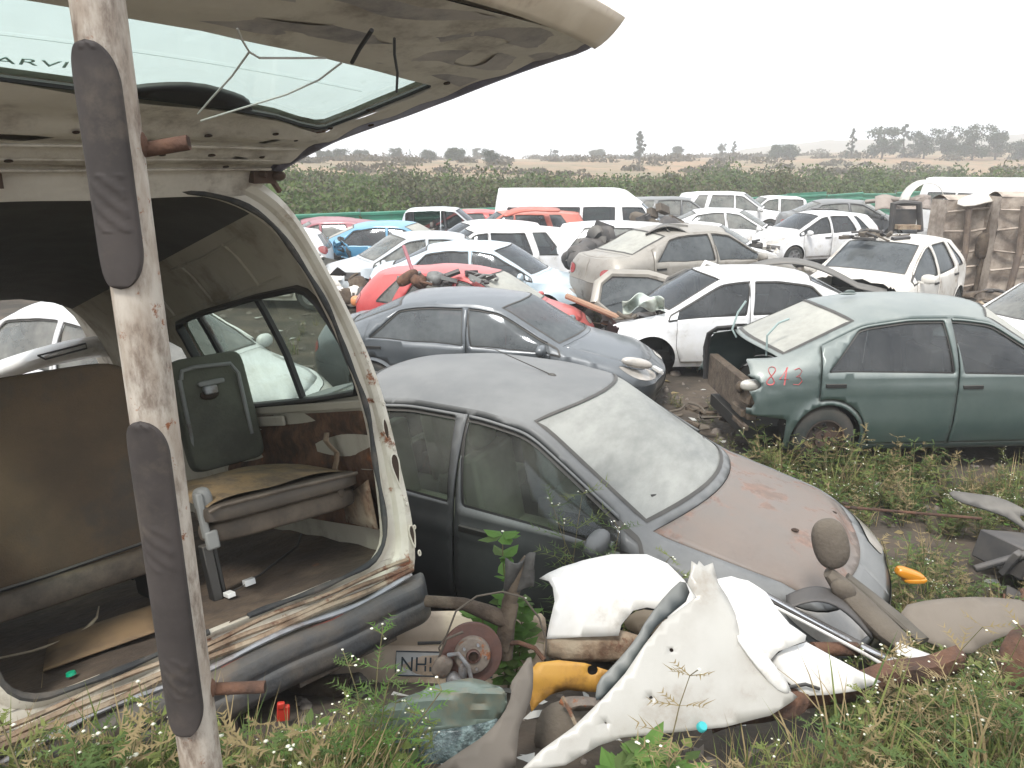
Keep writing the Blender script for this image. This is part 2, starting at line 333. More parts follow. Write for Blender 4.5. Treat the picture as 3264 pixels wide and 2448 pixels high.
class Car:
    def __init__(s, sp, root, st=.09, cut=None, cutr=None, warp=None):
        s.sp = sp; s.root = root; s.st = st; s.cut = cut; s.cutr = cutr; s.warp = warp
        s.H = tab(sp['H']); s.top = tab(sp['top'], .12); s.zs = tab(sp['zs'], .15); s.cr = tab(sp['crown'], .1)
        e = sp['ends']; W = sp['W']; L0, L1 = sp['L']; s.L0, s.L1 = L0, L1
        wid = tab([(L0, W*.93), (L0*.55, W*.985), (0, W), (L1*.6, W*.99), (L1, W*.94)], .2)
        s.Px, s.Py = outline(L0, L1, wid, e['bf'], e['br'], e['rf'], e['rr'])
        s.Ex, s.Ey = outline(e['xfe'], e['xre'], s.top, e['bf']*.9, e['br']*.8, e['rf']*.8, e['rr']*.9)
        s.U = np.concatenate([[0], np.cumsum(np.hypot(np.diff(s.Px), np.diff(s.Py)))]); s.Um = s.U[-1]
        tx = np.gradient(s.Px, s.U); ty = np.gradient(s.Py, s.U); l = np.hypot(tx, ty)
        s.nx = ty/l; s.ny = -tx/l       # outward normal (left side: y>0)
        s.nx[0] = 1; s.ny[0] = 0; s.nx[-1] = -1; s.ny[-1] = 0
        s.Ez = s.Z(s.Ex, s.Ey)
        s.wz = sp['wr']; s.ar = sp['wr']+.035
    def bowf(s, x):
        b0, b1 = s.sp['bow']; return b0*sstep(-.1, .5, x)-b1*sstep(.1, .6, -np.asarray(x))
    def Z(s, x, y):
        x = np.asarray(x, float); y = np.asarray(y, float); q = np.clip(np.abs(y)/s.top(x), 0, 1); k = 1-q**2
        e = s.sp['ends']; fade = sstep(0, .12, (e['xfe']-e['bf']*.9*q**2)-x)*sstep(0, .12, x-e['xre']) if s.sp['rear'] != 'hatch' else sstep(0, .12, (e['xfe']-e['bf']*.9*q**2)-x)
        return s.H(x-s.bowf(x)*k*fade)+s.cr(x)*(1-q**2.4)*np.maximum(fade, .35)
    def S(s, u, z, off=0.):
        u = np.clip(u, 0, s.Um); I = lambda A: np.interp(u, s.U, A)
        px, py, ex, ey, ez, nx, ny = map(I, (s.Px, s.Py, s.Ex, s.Ey, s.Ez, s.nx, s.ny)); zs = np.minimum(s.zs(px), ez-.03)
        tuck = .085*np.clip((.50-z)/.34, 0, 1)**1.6+.02*np.clip((z-.55)/np.maximum(zs-.55, .1), 0, 1)**2
        cl = s.zs(px)-.13; tuck = tuck-.010*np.exp(-((z-cl)/.022)**2)
        for xw in s.sp['wx']:
            r = np.hypot(px-xw, z-s.wz); tuck = tuck-.022*np.exp(-((r-s.ar)/.035)**2)*(z > .1)
        t = np.clip((z-zs)/(ez-zs), 0, 1); p = 2.0-.85*np.clip((ez-zs-.10)/.22, 0, 1); tt = t**p
        bul = .022*4*t*(1-t)*np.clip((ez-zs-.1)/.3, 0, 1)
        x = (px-nx*tuck)*(1-tt)+ex*tt+nx*(bul+off); y = (py-ny*tuck)*(1-tt)+ey*tt+ny*(bul+off)
        y = np.where((u <= 1e-6) | (u >= s.Um-1e-6), 0, y)
        return np.stack([x, y, z+0*x], 1)
    def fin(s, V, F):
        V = np.array(V)
        if len(F):
            cen = V[np.array(F)].mean(1); k = np.ones(len(F), bool)
            if s.cut is not None: k &= cen[:, 0] < s.cut+.10*vnoise(cen, 6, 3)
            if s.cutr is not None: k &= cen[:, 0] > s.cutr+.10*vnoise(cen, 6, 4)
            F = np.array(F)[k]
        if s.warp is not None: V = s.warp(V)
        return V, F
    def u_of(s, x):  # on the side
        a, b = 16, len(s.Px)-17; return np.interp(-np.asarray(x, float), -s.Px[a:b], s.U[a:b])
    def skirt_outer(s):
        sp = s.sp; lo = sp.get('zl', .2); pts = []; st = s.st
        us = list(np.arange(0, s.Um, st))+[s.Um]
        arcs = []
        for xw in sp['wx']:
            uw = float(s.u_of(xw)); th0 = math.asin((lo-s.wz)/s.ar)
            arcs.append((uw, [(uw+s.ar*math.cos(math.pi-t), s.wz+s.ar*math.sin(t)) for t in np.linspace(th0, math.pi-th0, 22)][:]))
        bot = []
        for u in us:
            if not any(abs(u-uw) < s.ar+.01 for uw, _ in arcs): bot.append((u, lo+.0))
        for uw, A in arcs: bot += sorted(A, key=lambda p: 0) if False else A
        # arc points run left to right
        seq = []; done = set()
        for p in [b for b in bot if b not in sum([A for _, A in arcs], [])]:
            for i, (uw, A) in enumerate(arcs):
                if i not in done and p[0] > uw: seq += A; done.add(i)
            seq.append(p)
        top = [(u, float(np.interp(u, s.U, s.Ez))) for u in s.U[::1]]
        return np.array(seq+top[::-1])
    def mesh(s, parts, name, m, parent=None, fm=None, **k):
        """parts: list of (V,F) on the left side; mirrored copies are given by the caller"""
        V = []; F = []; M = []
        for i, (v, f) in enumerate(parts):
            b = len(V); V += list(v); F += [tuple(q+b for q in r) for r in f]; M += [0 if fm is None else fm[i]]*len(f)
        if not len(F): return None
        return mk(name, V, F, m, parent or s.root, fm=M if fm is not None else None, **k)
    def side(s, poly, holes=(), off=0., sgn=1, outer=None, st=None):
        V, F = cdt(poly, list(holes), st or s.st, clip=outer)
        P = s.S(V[:, 0], V[:, 1], off)
        if sgn < 0: P[:, 1] *= -1
        else: F = F[:, ::-1] if len(F) else F
        return s.fin(P, F)
    def topm(s, poly, holes=(), off=0., st=None):
        V, F = cdt(poly, list(holes), st or s.st)
        return s.fin(np.stack([V[:, 0], V[:, 1], s.Z(V[:, 0], V[:, 1])+off], 1), F)
    def hline(s, h, q0, q1, n=14):
        """points of the top surface on the profile line h, from q0 to q1 across"""
        out = []
        for q in np.linspace(q0, q1, n):
            x = h
            for _ in range(12): x = h+float(s.bowf(x))*(1-q*q)
            out.append((x, q*float(s.top(x))))
        return out
    def tpatch(s, h0, h1, q, q1=None):
        q1 = q1 or q; L = [np.array(s.hline(h, a_, a_, 1)[0]) for h, a_ in zip(np.linspace(h0, h1, 12)[1:-1], np.linspace(q, q1, 12)[1:-1])]
        R = [p*[1, -1] for p in L]
        return np.array(s.hline(h0, -q, q)+L+s.hline(h1, q1, -q1)+R[::-1])
    def winpoly(s, w4, rail=.05, low=.015, grow=0.):
        a0, a1, b0, b1 = w4; wt = s.sp.get('wtop')
        def up(x):
            u = float(s.u_of(x)); z = float(np.interp(u, s.U, s.Ez))-rail
            return min(z, wt) if wt else z
        lo = lambda x: float(s.zs(x))+low
        bot = [(x, lo(x)) for x in np.linspace(a0, b0, 14) if up(x)-lo(x) > .02]
        zt = []
        for i, t in enumerate(np.linspace(0, 1, 20)):
            x = b1+(a1-b1)*t; z = up(x); 
            if z-lo(x) > .03: zt.append((x, z))
        if a0-a1 > .12 and not wt:   # front window: follow the pillar down
            x = a1
            while x < a0-.03:
                x += .04
                if up(x)-lo(x) > .03: zt.append((x, up(x)))
        q = np.array(bot+zt); q[:, 0] = s.u_of(q[:, 0]); q = chaikin(resample(q, .07), 2)
        return offset_poly(q, -grow) if grow else q
def wheel(root, x, y, r, ir=.62, m_t=None, m_r=None, style='spoke', w=.19, steer=0):
    e = empty('wheel', (x, y, r)); e.parent = root; e.rotation_euler = (0, 0, R_(steer)); sg = 1 if y > 0 else -1
    T = MB(); ri = r*ir
    T.lathe([(ri, -w/2), (r*.88, -w/2), (r*.97, -w*.40), (r, -w*.25), (r, w*.25), (r*.97, w*.40), (r*.88, w/2), (ri, w/2)], axis=(0, 1, 0), n=28)
    mk('tyre', T.V, T.F, m_t, e)
    D = MB(); o = sg*w*.5
    D.lathe([(ri, -sg*w/2), (ri, o*.96), (ri*.93, o*.98), (ri*.9, o*.55), (ri*.45, o*.5), (ri*.42, o*.75), (.02, o*.75)], axis=(0, 1, 0), n=28)
    if style == 'spoke':
        for k in range(5):
            a_ = k*2*math.pi/5
            D.box((ri*.62*math.cos(a_), o*.86, ri*.62*math.sin(a_)), (ri*.68, .025, ri*.24), rot=(0, -math.degrees(a_), 0))
    if style == 'steel':
        for k in range(8):
            a_ = k*math.pi/4; D.ell((ri*.68*math.cos(a_), o*.56, ri*.68*math.sin(a_)), (.018, .012, .018), 6, 4, mi=1)
        for k in range(4):
            a_ = k*math.pi/2+.4; D.ell((ri*.26*math.cos(a_), o*.80, ri*.26*math.sin(a_)), (.012, .014, .012), 6, 4, mi=1)
    mk('rim', D.V, D.F, [m_r, MATS['black']], e, fm=D.M)
    return e
def vehicle(name, sp, loc, yaw, paint, label, cat='car', group='scrapped cars in the yard', st=.10, tilt=(0, 0), glassm=None, scale=1., miss=(), cut=None, cutr=None, warp=None, wheels=True,
            rim='rim_grey', style='spoke', wstyle=None, seats='seat_grey', zoff=0., light='lamp', interior='black', trims='rubber', frontd=True, gl_front=None, gl_rear=None, underz=None):
    if warp is None and st >= .065:
        sd_ = int(abs(loc[0]*31+loc[1]*17)) % 97; warp = lambda V: V+np.array([.3, 1, .8])*(.016*vnoise(V, 2.6, sd_)+.007*vnoise(V, 7, sd_+1))[:, None]
    root = empty(name, (loc[0], loc[1], loc[2]+zoff), (R_(tilt[0]), R_(tilt[1]), R_(yaw)), label, cat, group); root.scale = (scale,)*3
    c = Car(sp, root, st, cut, cutr, warp); P = MATS[paint] if isinstance(paint, str) else paint
    G = MATS[glassm or 'glass_mid']; GF = MATS[gl_front or glassm or 'glass_mid']; GR = MATS[gl_rear or glassm or 'glass_mid']; BK = MATS['black']; RB = MATS[trims]
    outer = c.skirt_outer(); L0, L1 = sp['L']; sgns = (1, -1)
    wins = [c.winpoly(w) for w in sp['wins']]; holes = []; dmesh = []
    # doors
    usedw = set()
    for (xf, xr) in (sp['doors'] if frontd else []):
        xs = np.linspace(xr, xf, 26); q = []
        def bz(x):
            z = .27
            for xw in sp['wx']:
                d = (c.ar+.045)**2-(x-xw)**2
                if d > 0: z = max(z, c.wz+math.sqrt(d))
            return z
        def tz(x): return max(float(c.zs(x))+.012, min(float(np.interp(c.u_of(x), c.U, c.Ez))-.03, (sp['wtop']+.05) if 'wtop' in sp else 9))
        q = [(x, bz(x)) for x in xs]+[(x, tz(x)) for x in xs[::-1]]
        q = np.array(q); q[:, 0] = c.u_of(q[:, 0]); q = resample(q, max(.05, st*.8))
        wi = [i for i, wn in enumerate(wins) if inpoly(wn.mean(0)[None], q)[0]]; usedw |= set(wi)
        holes.append(q); dmesh.append((q, wi, xf, xr))
    for i, wn in enumerate(wins):
        if i not in usedw: holes.append(wn)
    # lights
    lights = []
    hz = float(np.interp(.6, c.U, c.Ez)); 
    H = sp.get('head', [(.36, hz-.17), (.40, hz-.06), (.75, hz-.03), (1.02, hz+.05), (1.0, hz-.02), (.8, hz-.15)])
    if 'headlight' not in miss: lights.append(('headlight', chaikin(H, 2), MATS[light]))
    tz_ = float(c.zs(L1)); T = sp.get('tail', [(.44, tz_-.05), (.44, tz_+.12), (.80, tz_+.14), (.86, tz_+.02), (.7, tz_-.07)])
    T = [(c.Um-d, z) for d, z in T][::-1]
    if 'tail_light' not in miss: lights.append(('tail_light', chaikin(T, 2), MATS['lamp_red']))
    elif 'tail_hole' in miss: holes.append(chaikin(T, 2))
    for _, q, _m in lights: holes.append(q)
    # bumpers
    bum = []
    ub = float(c.u_of(sp['wx'][0]))-c.ar-.05; zb = hz-.20
    fb = np.array([(-.05, .12), (ub, .12), (ub, .48), (.9, min(.52, zb)), (.35, zb), (-.05, zb)]); bum.append(('front_bumper', resample(fb, st), 'front_bumper' in miss))
    ur = float(c.u_of(sp['wx'][1]))+c.ar+.05; zr = min(.60, tz_-.1)
    rb_ = np.array([(ur, .12), (c.Um+.05, .12), (c.Um+.05, zr), (c.Um-.6, zr), (ur, .52)]); bum.append(('rear_bumper', resample(rb_, st), 'rear_bumper' in miss))
    for _, q, _m in bum: holes.append(q)
    tops = []; thole = []
    # rear opening glass (hatch)
    rwin = None
    if sp['rear'] == 'hatch':
        hw, z0, z1 = sp['rw']; rwin = rpoly([(c.Um-hw, z0), (c.Um+.1, z0), (c.Um+.1, z1), (c.Um-hw*.86, z1)], .08, 0); holes.append(rwin)
    grille = rpoly([(-.05, .3), (.42, .3), (.5, .40), (-.05, .44)], .1, 0)
    # top openings
    g0, g1 = sp['glassx']; t0, t1 = sp['gtop']
    wsp = c.tpatch(g0, t0, .93, .92); thole.append(wsp)
    if g1 is not None: rws = c.tpatch(t1, g1, .90, .88); thole.append(rws)
    bon = c.tpatch(sp['ends']['xfe']-.09, g0+.10, .80, .93) if sp is not VAN else None
    if bon is not None:
        bon = c.tpatch(sp['ends']['xfe']-sp['bow'][0]+.03, g0+.06, .90, .965); thole.append(bon)
    bot = None
    if sp.get('boot') and g1 is not None: bot = c.tpatch(g1-.06, sp['ends']['xre']+sp['bow'][1]+.02, .9, .86); thole.append(bot)
    if sp['rear'] == 'pickup': thole.append(np.array([(-1.2, -.66), (-2.33, -.66), (-2.33, .66), (-1.2, .66)]))
    tout = np.array(list(zip(c.Ex, c.Ey))+[(x, -y) for x, y in list(zip(c.Ex, c.Ey))[-2:0:-1]])
    parts = [c.side(outer, holes, sgn=g) for g in sgns]
    hl = thole+([] if 'tophole' not in sp else sp['tophole'])
    parts.append(c.topm(tout, hl))
    body = c.mesh(parts, 'body', P, weld=.0015, solid=.006 if st < .06 else 0)
    # door panels with their own glass
    for (q, wi, xf, xr) in dmesh:
        for g in sgns:
            if ('door_r' in miss and g < 0) or ('door_l' in miss and g > 0): continue
            d = c.mesh([c.side(offset_poly(q, .004), [wins[i] for i in wi], sgn=g, outer=outer)], 'door', P, solid=.02)
            if d is None: continue
            for i in wi:
                if ('win_%d' % i) in miss: continue
                c.mesh([c.side(offset_poly(wins[i], -.006), sgn=g, off=-.012)], 'window', G, d)
                ring = c.side(offset_poly(wins[i], -.012), [offset_poly(wins[i], .014)], sgn=g, off=.004, st=.2)
                c.mesh([ring], 'window_seal', RB, d)
            hx = xr+.14; hzv = float(c.zs(hx))-.10; p = c.S(np.array([c.u_of(hx)]), np.array([hzv]))[0]
            h = MB(); h.box((p[0], g*(p[1]+.026), p[2]), (.20, .020, .034)); h.ell((p[0]-.0, g*(p[1]+.002), p[2]), (.065, .012, .052), 12, 8)
            h.build('handle', MATS.get(sp.get('handle', 'black')), d, bevel=.005 if st < .06 else 0)
    for i, wn in enumerate(wins):
        if i in usedw or ('win_%d' % i) in miss: continue
        for g in sgns:
            c.mesh([c.side(offset_poly(wn, -.006), sgn=g, off=-.008)], 'window', G)
            c.mesh([c.side(offset_poly(wn, -.012), [offset_poly(wn, .012)], sgn=g, off=.004, st=.2)], 'window_seal', RB)
    for nme, q, mm in lights:
        for g in sgns: c.mesh([c.side(offset_poly(q, .003), sgn=g, off=.006, st=.06)], nme, mm)
    for nme, q, gone in bum:
        if not gone: c.mesh([c.side(offset_poly(q, .003), [], sgn=g, outer=outer, off=.004) for g in sgns], nme, P if 'black_bumper' not in miss else BK, weld=.002)
        if not gone and nme == 'front_bumper': c.mesh([c.side(grille, sgn=g, off=.012, outer=outer) for g in sgns], 'grille', BK, weld=.002)
    if rwin is not None and 'rear_glass' not in miss: c.mesh([c.side(offset_poly(rwin, -.01), sgn=g, off=-.006, outer=outer) for g in sgns], 'rear_window', GR, weld=.002)
    if 'windshield' not in miss:
        c.mesh([c.topm(offset_poly(wsp, -.006), off=-.006)], 'windshield', GF)
        c.mesh([c.topm(offset_poly(wsp, -.012), [offset_poly(wsp, .008)], off=.004, st=.2)], 'windshield_seal', RB)
    if g1 is not None and 'rear_glass' not in miss:
        c.mesh([c.topm(offset_poly(rws, -.006), off=-.006)], 'rear_window', GR)
        c.mesh([c.topm(offset_poly(rws, -.012), [offset_poly(rws, .02)], off=.004, st=.2)], 'rear_window_seal', RB)
    if bon is not None and 'bonnet' not in miss: c.mesh([c.topm(offset_poly(bon, .004))], 'bonnet', P if 'bonnet_paint' not in sp else MATS[sp['bonnet_paint']], solid=.01)
    if bot is not None and 'boot' not in miss: c.mesh([c.topm(offset_poly(bot, .004))], 'boot_lid', P, solid=.01)
    # insides
    I = MB(); x0 = min(L0-.25, (cut or 9)-.05); x1 = max(L1+.2, (cutr or -9)+.05); w0 = sp['W']-.32
    I.box(((x0+x1)/2, 0, .30), (x0-x1, w0*2, .12)); I.box((0, 0, .31), (sp['wx'][0]-sp['wx'][1]-2*c.ar-.04, sp['W']*2-.22, .10))
    if sp['rear'] != 'pickup':
        if 'bonnet' not in miss: I.box(((x0+.95)/2, 0, .5), (max(.1, x0-.95), w0*2-.1, .3))
        elif cut is None or cut > 1.2:
            I.box(((x0+1.05)/2, 0, .48), (max(.1, x0-1.05), w0*1.5, .3)); I.box(((x0+1.05)/2+.1, .1, .66), (.45, .5, .14)); I.tube([(1.2, -.3, .7), (1.5, 0, .8), (1.6, .3, .72)], .04)
        if 'boot' not in miss: I.box(((x1-1.2)/2-.1, 0, .55), (abs(x1+1.2), w0*2-.1, .25))
    for xw in sp['wx']:
        if (cut is not None and xw > cut) or (cutr is not None and xw < cutr): continue
        for g in sgns: I.grid(lambda a_, b: (xw+(c.ar+.004)*math.cos(math.pi*a_), g*(w0-.02+(sp['W']-.04-w0)*b), c.wz+(c.ar+.004)*math.sin(math.pi*a_)), 14, 1)
    I.box((g0-.35 if sp is not VAN else 2.0, 0, float(c.zs(g0-.4))-.09), (.35, w0*2+.1, .22))
    I.build('underbody', MATS[interior], root, smooth=False)
    rows = [(.0, .38), (-.85, .38)] if sp is not VAN else [(1.3, .42), (.2, .42), (-.8, .42), (-1.8, .42)]
    for (xs_, yy) in rows:
        if (cut is not None and xs_ > cut-.2): continue
        for g in sgns:
            sb = MB(); sb.box((xs_+.22, g*yy, .52), (.5, .5, .16)); sb.box((xs_-.08, g*yy, .82), (.13, .48, .58), rot=(0, -12, 0)); sb.ell((xs_-.16, g*yy, 1.2), (.06, .13, .10), 10, 6, pw=.7)
            sb.build('seat', MATS[seats], root, bevel=.04)
    # mirrors
    mx = g0-.12 if sp is not VAN else 2.0
    for g in sgns:
        if ('mirror_r' in miss and g < 0) or ('mirror_l' in miss and g > 0) or (cut is not None and mx > cut): continue
        u = c.u_of(mx); p = c.S(np.array([u]), np.array([float(c.zs(mx))+.04]))[0]
        m_ = MB(); m_.ell((p[0], g*(p[1]+.13), p[2]+.04), (.055, .115, .075), 12, 8, pw=.8); m_.box((p[0]+.01, g*(p[1]+.03), p[2]-.01), (.06, .1, .03))
        if warp is not None: m_.V = [tuple(v) for v in warp(np.array(m_.V))]
        m_.build('mirror', P, root)
    # wheels
    if wheels:
        for i, xw in enumerate(sp['wx']):
            for g in sgns:
                k = ('f' if i == 0 else 'r')+('l' if g > 0 else 'r')
                if wheels is True or k in wheels: wheel(root, xw, g*(sp['W']-.11), sp['wr'], .64, MATS['tyre'], MATS[rim], style)
    return root, c
# ================= ground and distance =================
mat('soil', (.060, .045, .032), (.105, .08, .057), rough=.95, world=True, sc=1.3, bump=.6, bsc=14, dirt=.5, dirtc=(.035, .03, .022))
def el_az(az):  # how far the land rises at the skyline, by direction (degrees right of straight on)
    return np.interp(az, [-40, -14, 0, 8, 16, 22, 28, 34, 60], [.25, .25, .30, .45, .62, .95, 1.25, 1.35, 1.4])
FX0, FY0, FSL = -6.4, 23.4, .678
def fdist(x, y): return (y-FY0-FSL*(x-FX0))/math.hypot(1, FSL)
def gz(x, y):
    x = np.asarray(x, float); y = np.asarray(y, float)
    d = np.hypot(x, y); f = fdist(x, y); az = np.degrees(np.arctan2(x, np.maximum(y, .1)))
    near = .88*(1-sstep(2.0, 4.6, y+.12*x))
    far = 3.0*sstep(2, 85, f)*(d > 20)+(np.clip(d, 105, 330)-105)*np.tan(np.radians(el_az(az)))
    rough = .03*vnoise(np.stack([x, y], -1), 2.2, 1)+.04*vnoise(np.stack([x, y], -1), .7, 2)
    hillw = .35*vnoise(np.stack([x, y], -1), .04, 5)*sstep(30, 90, f)
    farcut = np.where(d > 330, -(np.minimum(d, 520)-330)*.03, 0)
    return near+far+rough+hillw+farcut
def ground():
    rr = np.concatenate([[0.0], np.arange(.5, 9, .16), np.geomspace(9, 45, 60), np.geomspace(46, 420, 55), [480, 520]])
    th = np.radians(np.concatenate([np.arange(-62, 63, 1.0), np.arange(75, 298, 12)])); V = []; n = len(th)
    R, T = np.meshgrid(rr, th, indexing='ij'); X = R*np.sin(T); Y = R*np.cos(T); Z = gz(X, Y)
    V = np.stack([X, Y, Z], -1).reshape(-1, 3)
    F = [(i*n+j, i*n+(j+1) % n, (i+1)*n+(j+1) % n, (i+1)*n+j) for i in range(len(rr)-1) for j in range(n)]
    m = MATS['soil'].copy(); m.name = 'ground'; nt = m.node_tree; bs = nt.nodes['Principled BSDF']
    geo = _n(nt, 'ShaderNodeNewGeometry'); le = _n(nt, 'ShaderNodeVectorMath', operation='LENGTH'); nt.links.new(geo.outputs['Position'], le.inputs[0])
    far = _n(nt, 'ShaderNodeMapRange'); far.inputs[1].default_value = 34; far.inputs[2].default_value = 46; nt.links.new(le.outputs['Value'], far.inputs[0])
    g = _mix(nt, _noise(nt, geo.outputs['Position'], .06, 6, .6, .42, .6), (.30, .19, .11), (.20, .155, .09)); g = _mix(nt, _noise(nt, geo.outputs['Position'], .5, 6, .7, .5, .65), g, (.12, .12, .055))
    old = bs.inputs['Base Color'].links[0].from_socket; nt.links.new(_mix(nt, far.outputs[0], old, g), bs.inputs['Base Color'])
    o = mk('ground', V, F, m); tag(o, kind='structure')
ground()
# hazy hills behind
def hills(name, pts, r, depth, c):
    """a ridge: pts = (azimuth deg, elevation deg) of its crest at distance r"""
    az = np.linspace(pts[0][0], pts[-1][0], 120); el = np.interp(az, [p[0] for p in pts], [p[1] for p in pts]); V = []; k = 9
    for a_, e in zip(az, el):
        e = e+.10*vnoise(np.array([a_, 0.]), .9, 3)*min(1, e*3)+.05*vnoise(np.array([a_, 1.]), 3, 4)
        for j in range(k):
            t = j/(k-1); d = r-depth+2*depth*t; z = 3+math.tan(R_(e))*r*math.sin(math.pi*min(1, t))**.8-25*(1-math.sin(math.pi*t))
            V.append((d*math.sin(R_(a_)), d*math.cos(R_(a_)), z))
    F = [(i*k+j, (i+1)*k+j, (i+1)*k+j+1, i*k+j+1) for i in range(len(az)-1) for j in range(k-1)]
    o = mk(name, V, F, mat('hill_scrub', (.16, .15, .12), (.20, .18, .14), rough=1, world=True, sc=.04)); tag(o, kind='structure')
hills('hills', [(8, .1), (14, .5), (18, 1.1), (21, 1.35), (25, 1.45), (28, 1.5), (33, 1.6), (37, 1.6), (46, 1.5), (60, .8)], 430, 90, None)
# green sheet fence
def fence():
    root = empty('sheet_fence', (FX0, FY0, 0), (0, 0, math.atan(FSL)), 'green ribbed metal sheet fence running behind the scrapped cars', 'fence')
    L0, L1 = -22, 42; n = 0; x = L0; rs = np.random.RandomState(3)
    mg = mat('fence_green', (.02, .17, .10), (.03, .22, .135), rough=.5, sc=1.2, dust=.25, dustc=(.25, .32, .26), dirt=.15, dirtc=(.1, .12, .07))
    while x < L1:
        wdt = 3.0; h = 1.52+rs.uniform(-.05, .07); tlt = rs.uniform(-.03, .03); V = []; F = []
        prof = [(0, 0)]; z = 0
        while z < h: prof += [(.0, z+.10), (-.035, z+.13), (-.035, z+.20), (0, z+.23)]; z += .25
        prof = [p for p in prof if p[1] <= h+.02]
        for X in (x+.01, x+wdt-.01):
            for (y, zz) in prof: V.append((X, y+.02*(n % 2), zz+tlt*(X-x)+.02))
        k = len(prof); F = [(j, k+j, k+j+1, j+1) for j in range(k-1)]
        mk('sheet', V, F, mg, root, smooth=False, solid=.004)
        P = MB(); P.box((x, .06, .75), (.06, .06, 1.7)); P.build('post', mat('post_steel', (.12, .13, .12), rough=.6), root)
        x += wdt; n += 1
fence()
# ================= the cars in the yard =================
S2 = dict
FS = []
def small(sp, **k): d = dict(sp); d.update(k); return d
SGN = small(SEDAN, tail=[(.50, .80), (.50, .90), (.80, .93), (1.02, .84), (.85, .76)])
grc, _c = vehicle('sedan', SGN, (4.32, 8.05, .04), 3, 'paint_green', 'green sedan with red painted 843 on its rear wing and no boot lid', st=.05, cutr=-2.04, glassm='glass_dark', gl_front='glass_dusty', gl_rear='glass_dusty',
        miss=('boot', 'rear_bumper', 'tail_light', 'tail_hole', 'mirror_l'), rim='rim_rust', style='steel', seats='seat_grey'); grc.scale = (1, 1.03, 1.065)
SG = small(SEDAN, bonnet_paint='bonnet_rust')
chr_, _c = vehicle('sedan', SG, (.14, 5.0, .04), -28.5, 'paint_charcoal', 'dusty charcoal sedan with rusted bonnet and milky windscreen beside the open minibus', st=.045, glassm='glass_clear', gl_front='glass_screen', seats='seat_tan', rim='rim_rust', style='steel', miss=('mirror_l',)); chr_.scale = (1.02, 1.06, 1.06)
mzr, _c = vehicle('sedan', SEDAN, (-.28, 9.85, 0), -15, 'paint_mazda', 'blue grey sedan with loose headlight, behind the charcoal sedan roof', st=.07, glassm='glass_grey', miss=()); mzr.scale = (1, 1, .93)
vehicle('hatchback', HATCH, (-.62, 12.3, -.12), -22, 'paint_red', 'coral red hatchback with grey plastic parts heaped on its roof', st=.09, gl_front='glass_dusty', wheels=False, scale=1.0)
vehicle('sedan', SEDAN, (-.53, 15.2, 0), -12, 'paint_silverblue', 'pale silver blue sedan missing its front wheel, behind the coral hatchback', glassm='glass_dark', miss=('front_bumper',), wheels=('rl', 'rr', 'fl'))
vehicle('sedan', SEDAN, (-2.18, 17.4, 0), 200, 'paint_silver', 'mauve silver sedan facing left, partly behind the pale blue sedan')
vehicle('sedan', SEDAN, (-3.02, 20.6, 0), -5, 'paint_blue', 'bright blue sedan with its tail end crushed', miss=('boot', 'rear_bumper', 'tail_light'), glassm='glass_dark', gl_rear='glass_dusty', gl_front='glass_dusty')
vehicle('sedan', SEDAN, (-5.44, 16.9, 0), -5, 'paint_cream', 'silver car with cream front end torn open beside the minibus pillar', cut=1.95, miss=('bonnet', 'headlight', 'front_bumper'))
vehicle('hatchback', HATCH, (-6.3, 18.9, 0), 185, 'paint_white', 'white hatchback with red tail lamp at the far left of the yard')
vehicle('hatchback', HATCH, (-5.13, 21.6, 0), 180, 'paint_maroon', 'dark red hatchback roof showing above the white tail end')
vehicle('sedan', SEDAN, (-5.2, 23.4, 0), 0, 'paint_maroon', 'maroon sedan near the green fence with pale dusty windscreen', gl_front='glass_dusty', scale=.95)
vehicle('pickup', PICKUP, (-2.23, 23.7, 0), 0, 'paint_silver', 'pale grey double cab pickup with its front door missing', cat='pickup', miss=('door_r',), glassm='glass_dark')
vehicle('hatchback', HATCH, (-1.61, 26.0, 0), 180, 'paint_red', 'pinkish red hatchback between the pickup cab and the orange red car', glassm='glass_grey')
vehicle('hatchback', SUV, (.1, 22.6, .0), 180, 'paint_orange', 'orange red estate with a loose bonnet lying on its roof', glassm='glass_grey')
vehicle('hatchback', HATCH, (-.88, 20.4, .05), 190, 'paint_white', 'white hatchback with long black side windows behind the silver roof', glassm='glass_dark')
vehicle('hatchback', SUV, (-.55, 18.3, -.12), 186, 'paint_white', 'white crossover with tapering rear side window, right of the silver roofs', glassm='glass_dark')
vehicle('hatchback', SUV, (3.0, 18.2, 0), -8, 'paint_white', 'white hatchback half hidden by black plastic wreckage', glassm='glass_mid')
vehicle('minibus', VAN, (2.06, 23.6, 0), -3, 'paint_white', 'tall white minibus standing in front of the green fence', cat='minibus', glassm='glass_dark')
vehicle('hatchback', SUV, (6.1, 29.2, .1), 0, 'paint_dark', 'grey estate shell with white door frames near the green fence', miss=('windshield',))
vehicle('hatchback', SUV, (8.3, 30.0, .25), -5, 'paint_white', 'white crossover parked nearest the fence right of the minibus', glassm='glass_mid', miss=('bonnet',))
vehicle('sedan', SEDAN, (7.0, 25.6, .05), -10, 'paint_white', 'white sedan with rounded roof in front of the white crossover', glassm='glass_mid', miss=('bonnet', 'headlight'))
vehicle('hatchback', HATCH, (5.0, 20.3, .0), -10, 'paint_white', 'white hatchback front rising behind the beige sedan roof', glassm='glass_mid', miss=('bonnet', 'front_bumper'))
vehicle('sedan', SEDAN, (3.35, 14.6, .38), 25, 'paint_beige', 'beige sedan seen from behind, propped high on wrecked parts', gl_rear='glass_dusty', glassm='glass_grey', st=.08)
vehicle('hatchback', HATCH, (6.35, 13.1, .30), 225, 'paint_cream', 'cream white hatchback facing the camera with scrap piled on its roof', glassm='glass_grey', miss=('front_bumper', 'headlight'), cut=1.5, st=.08)
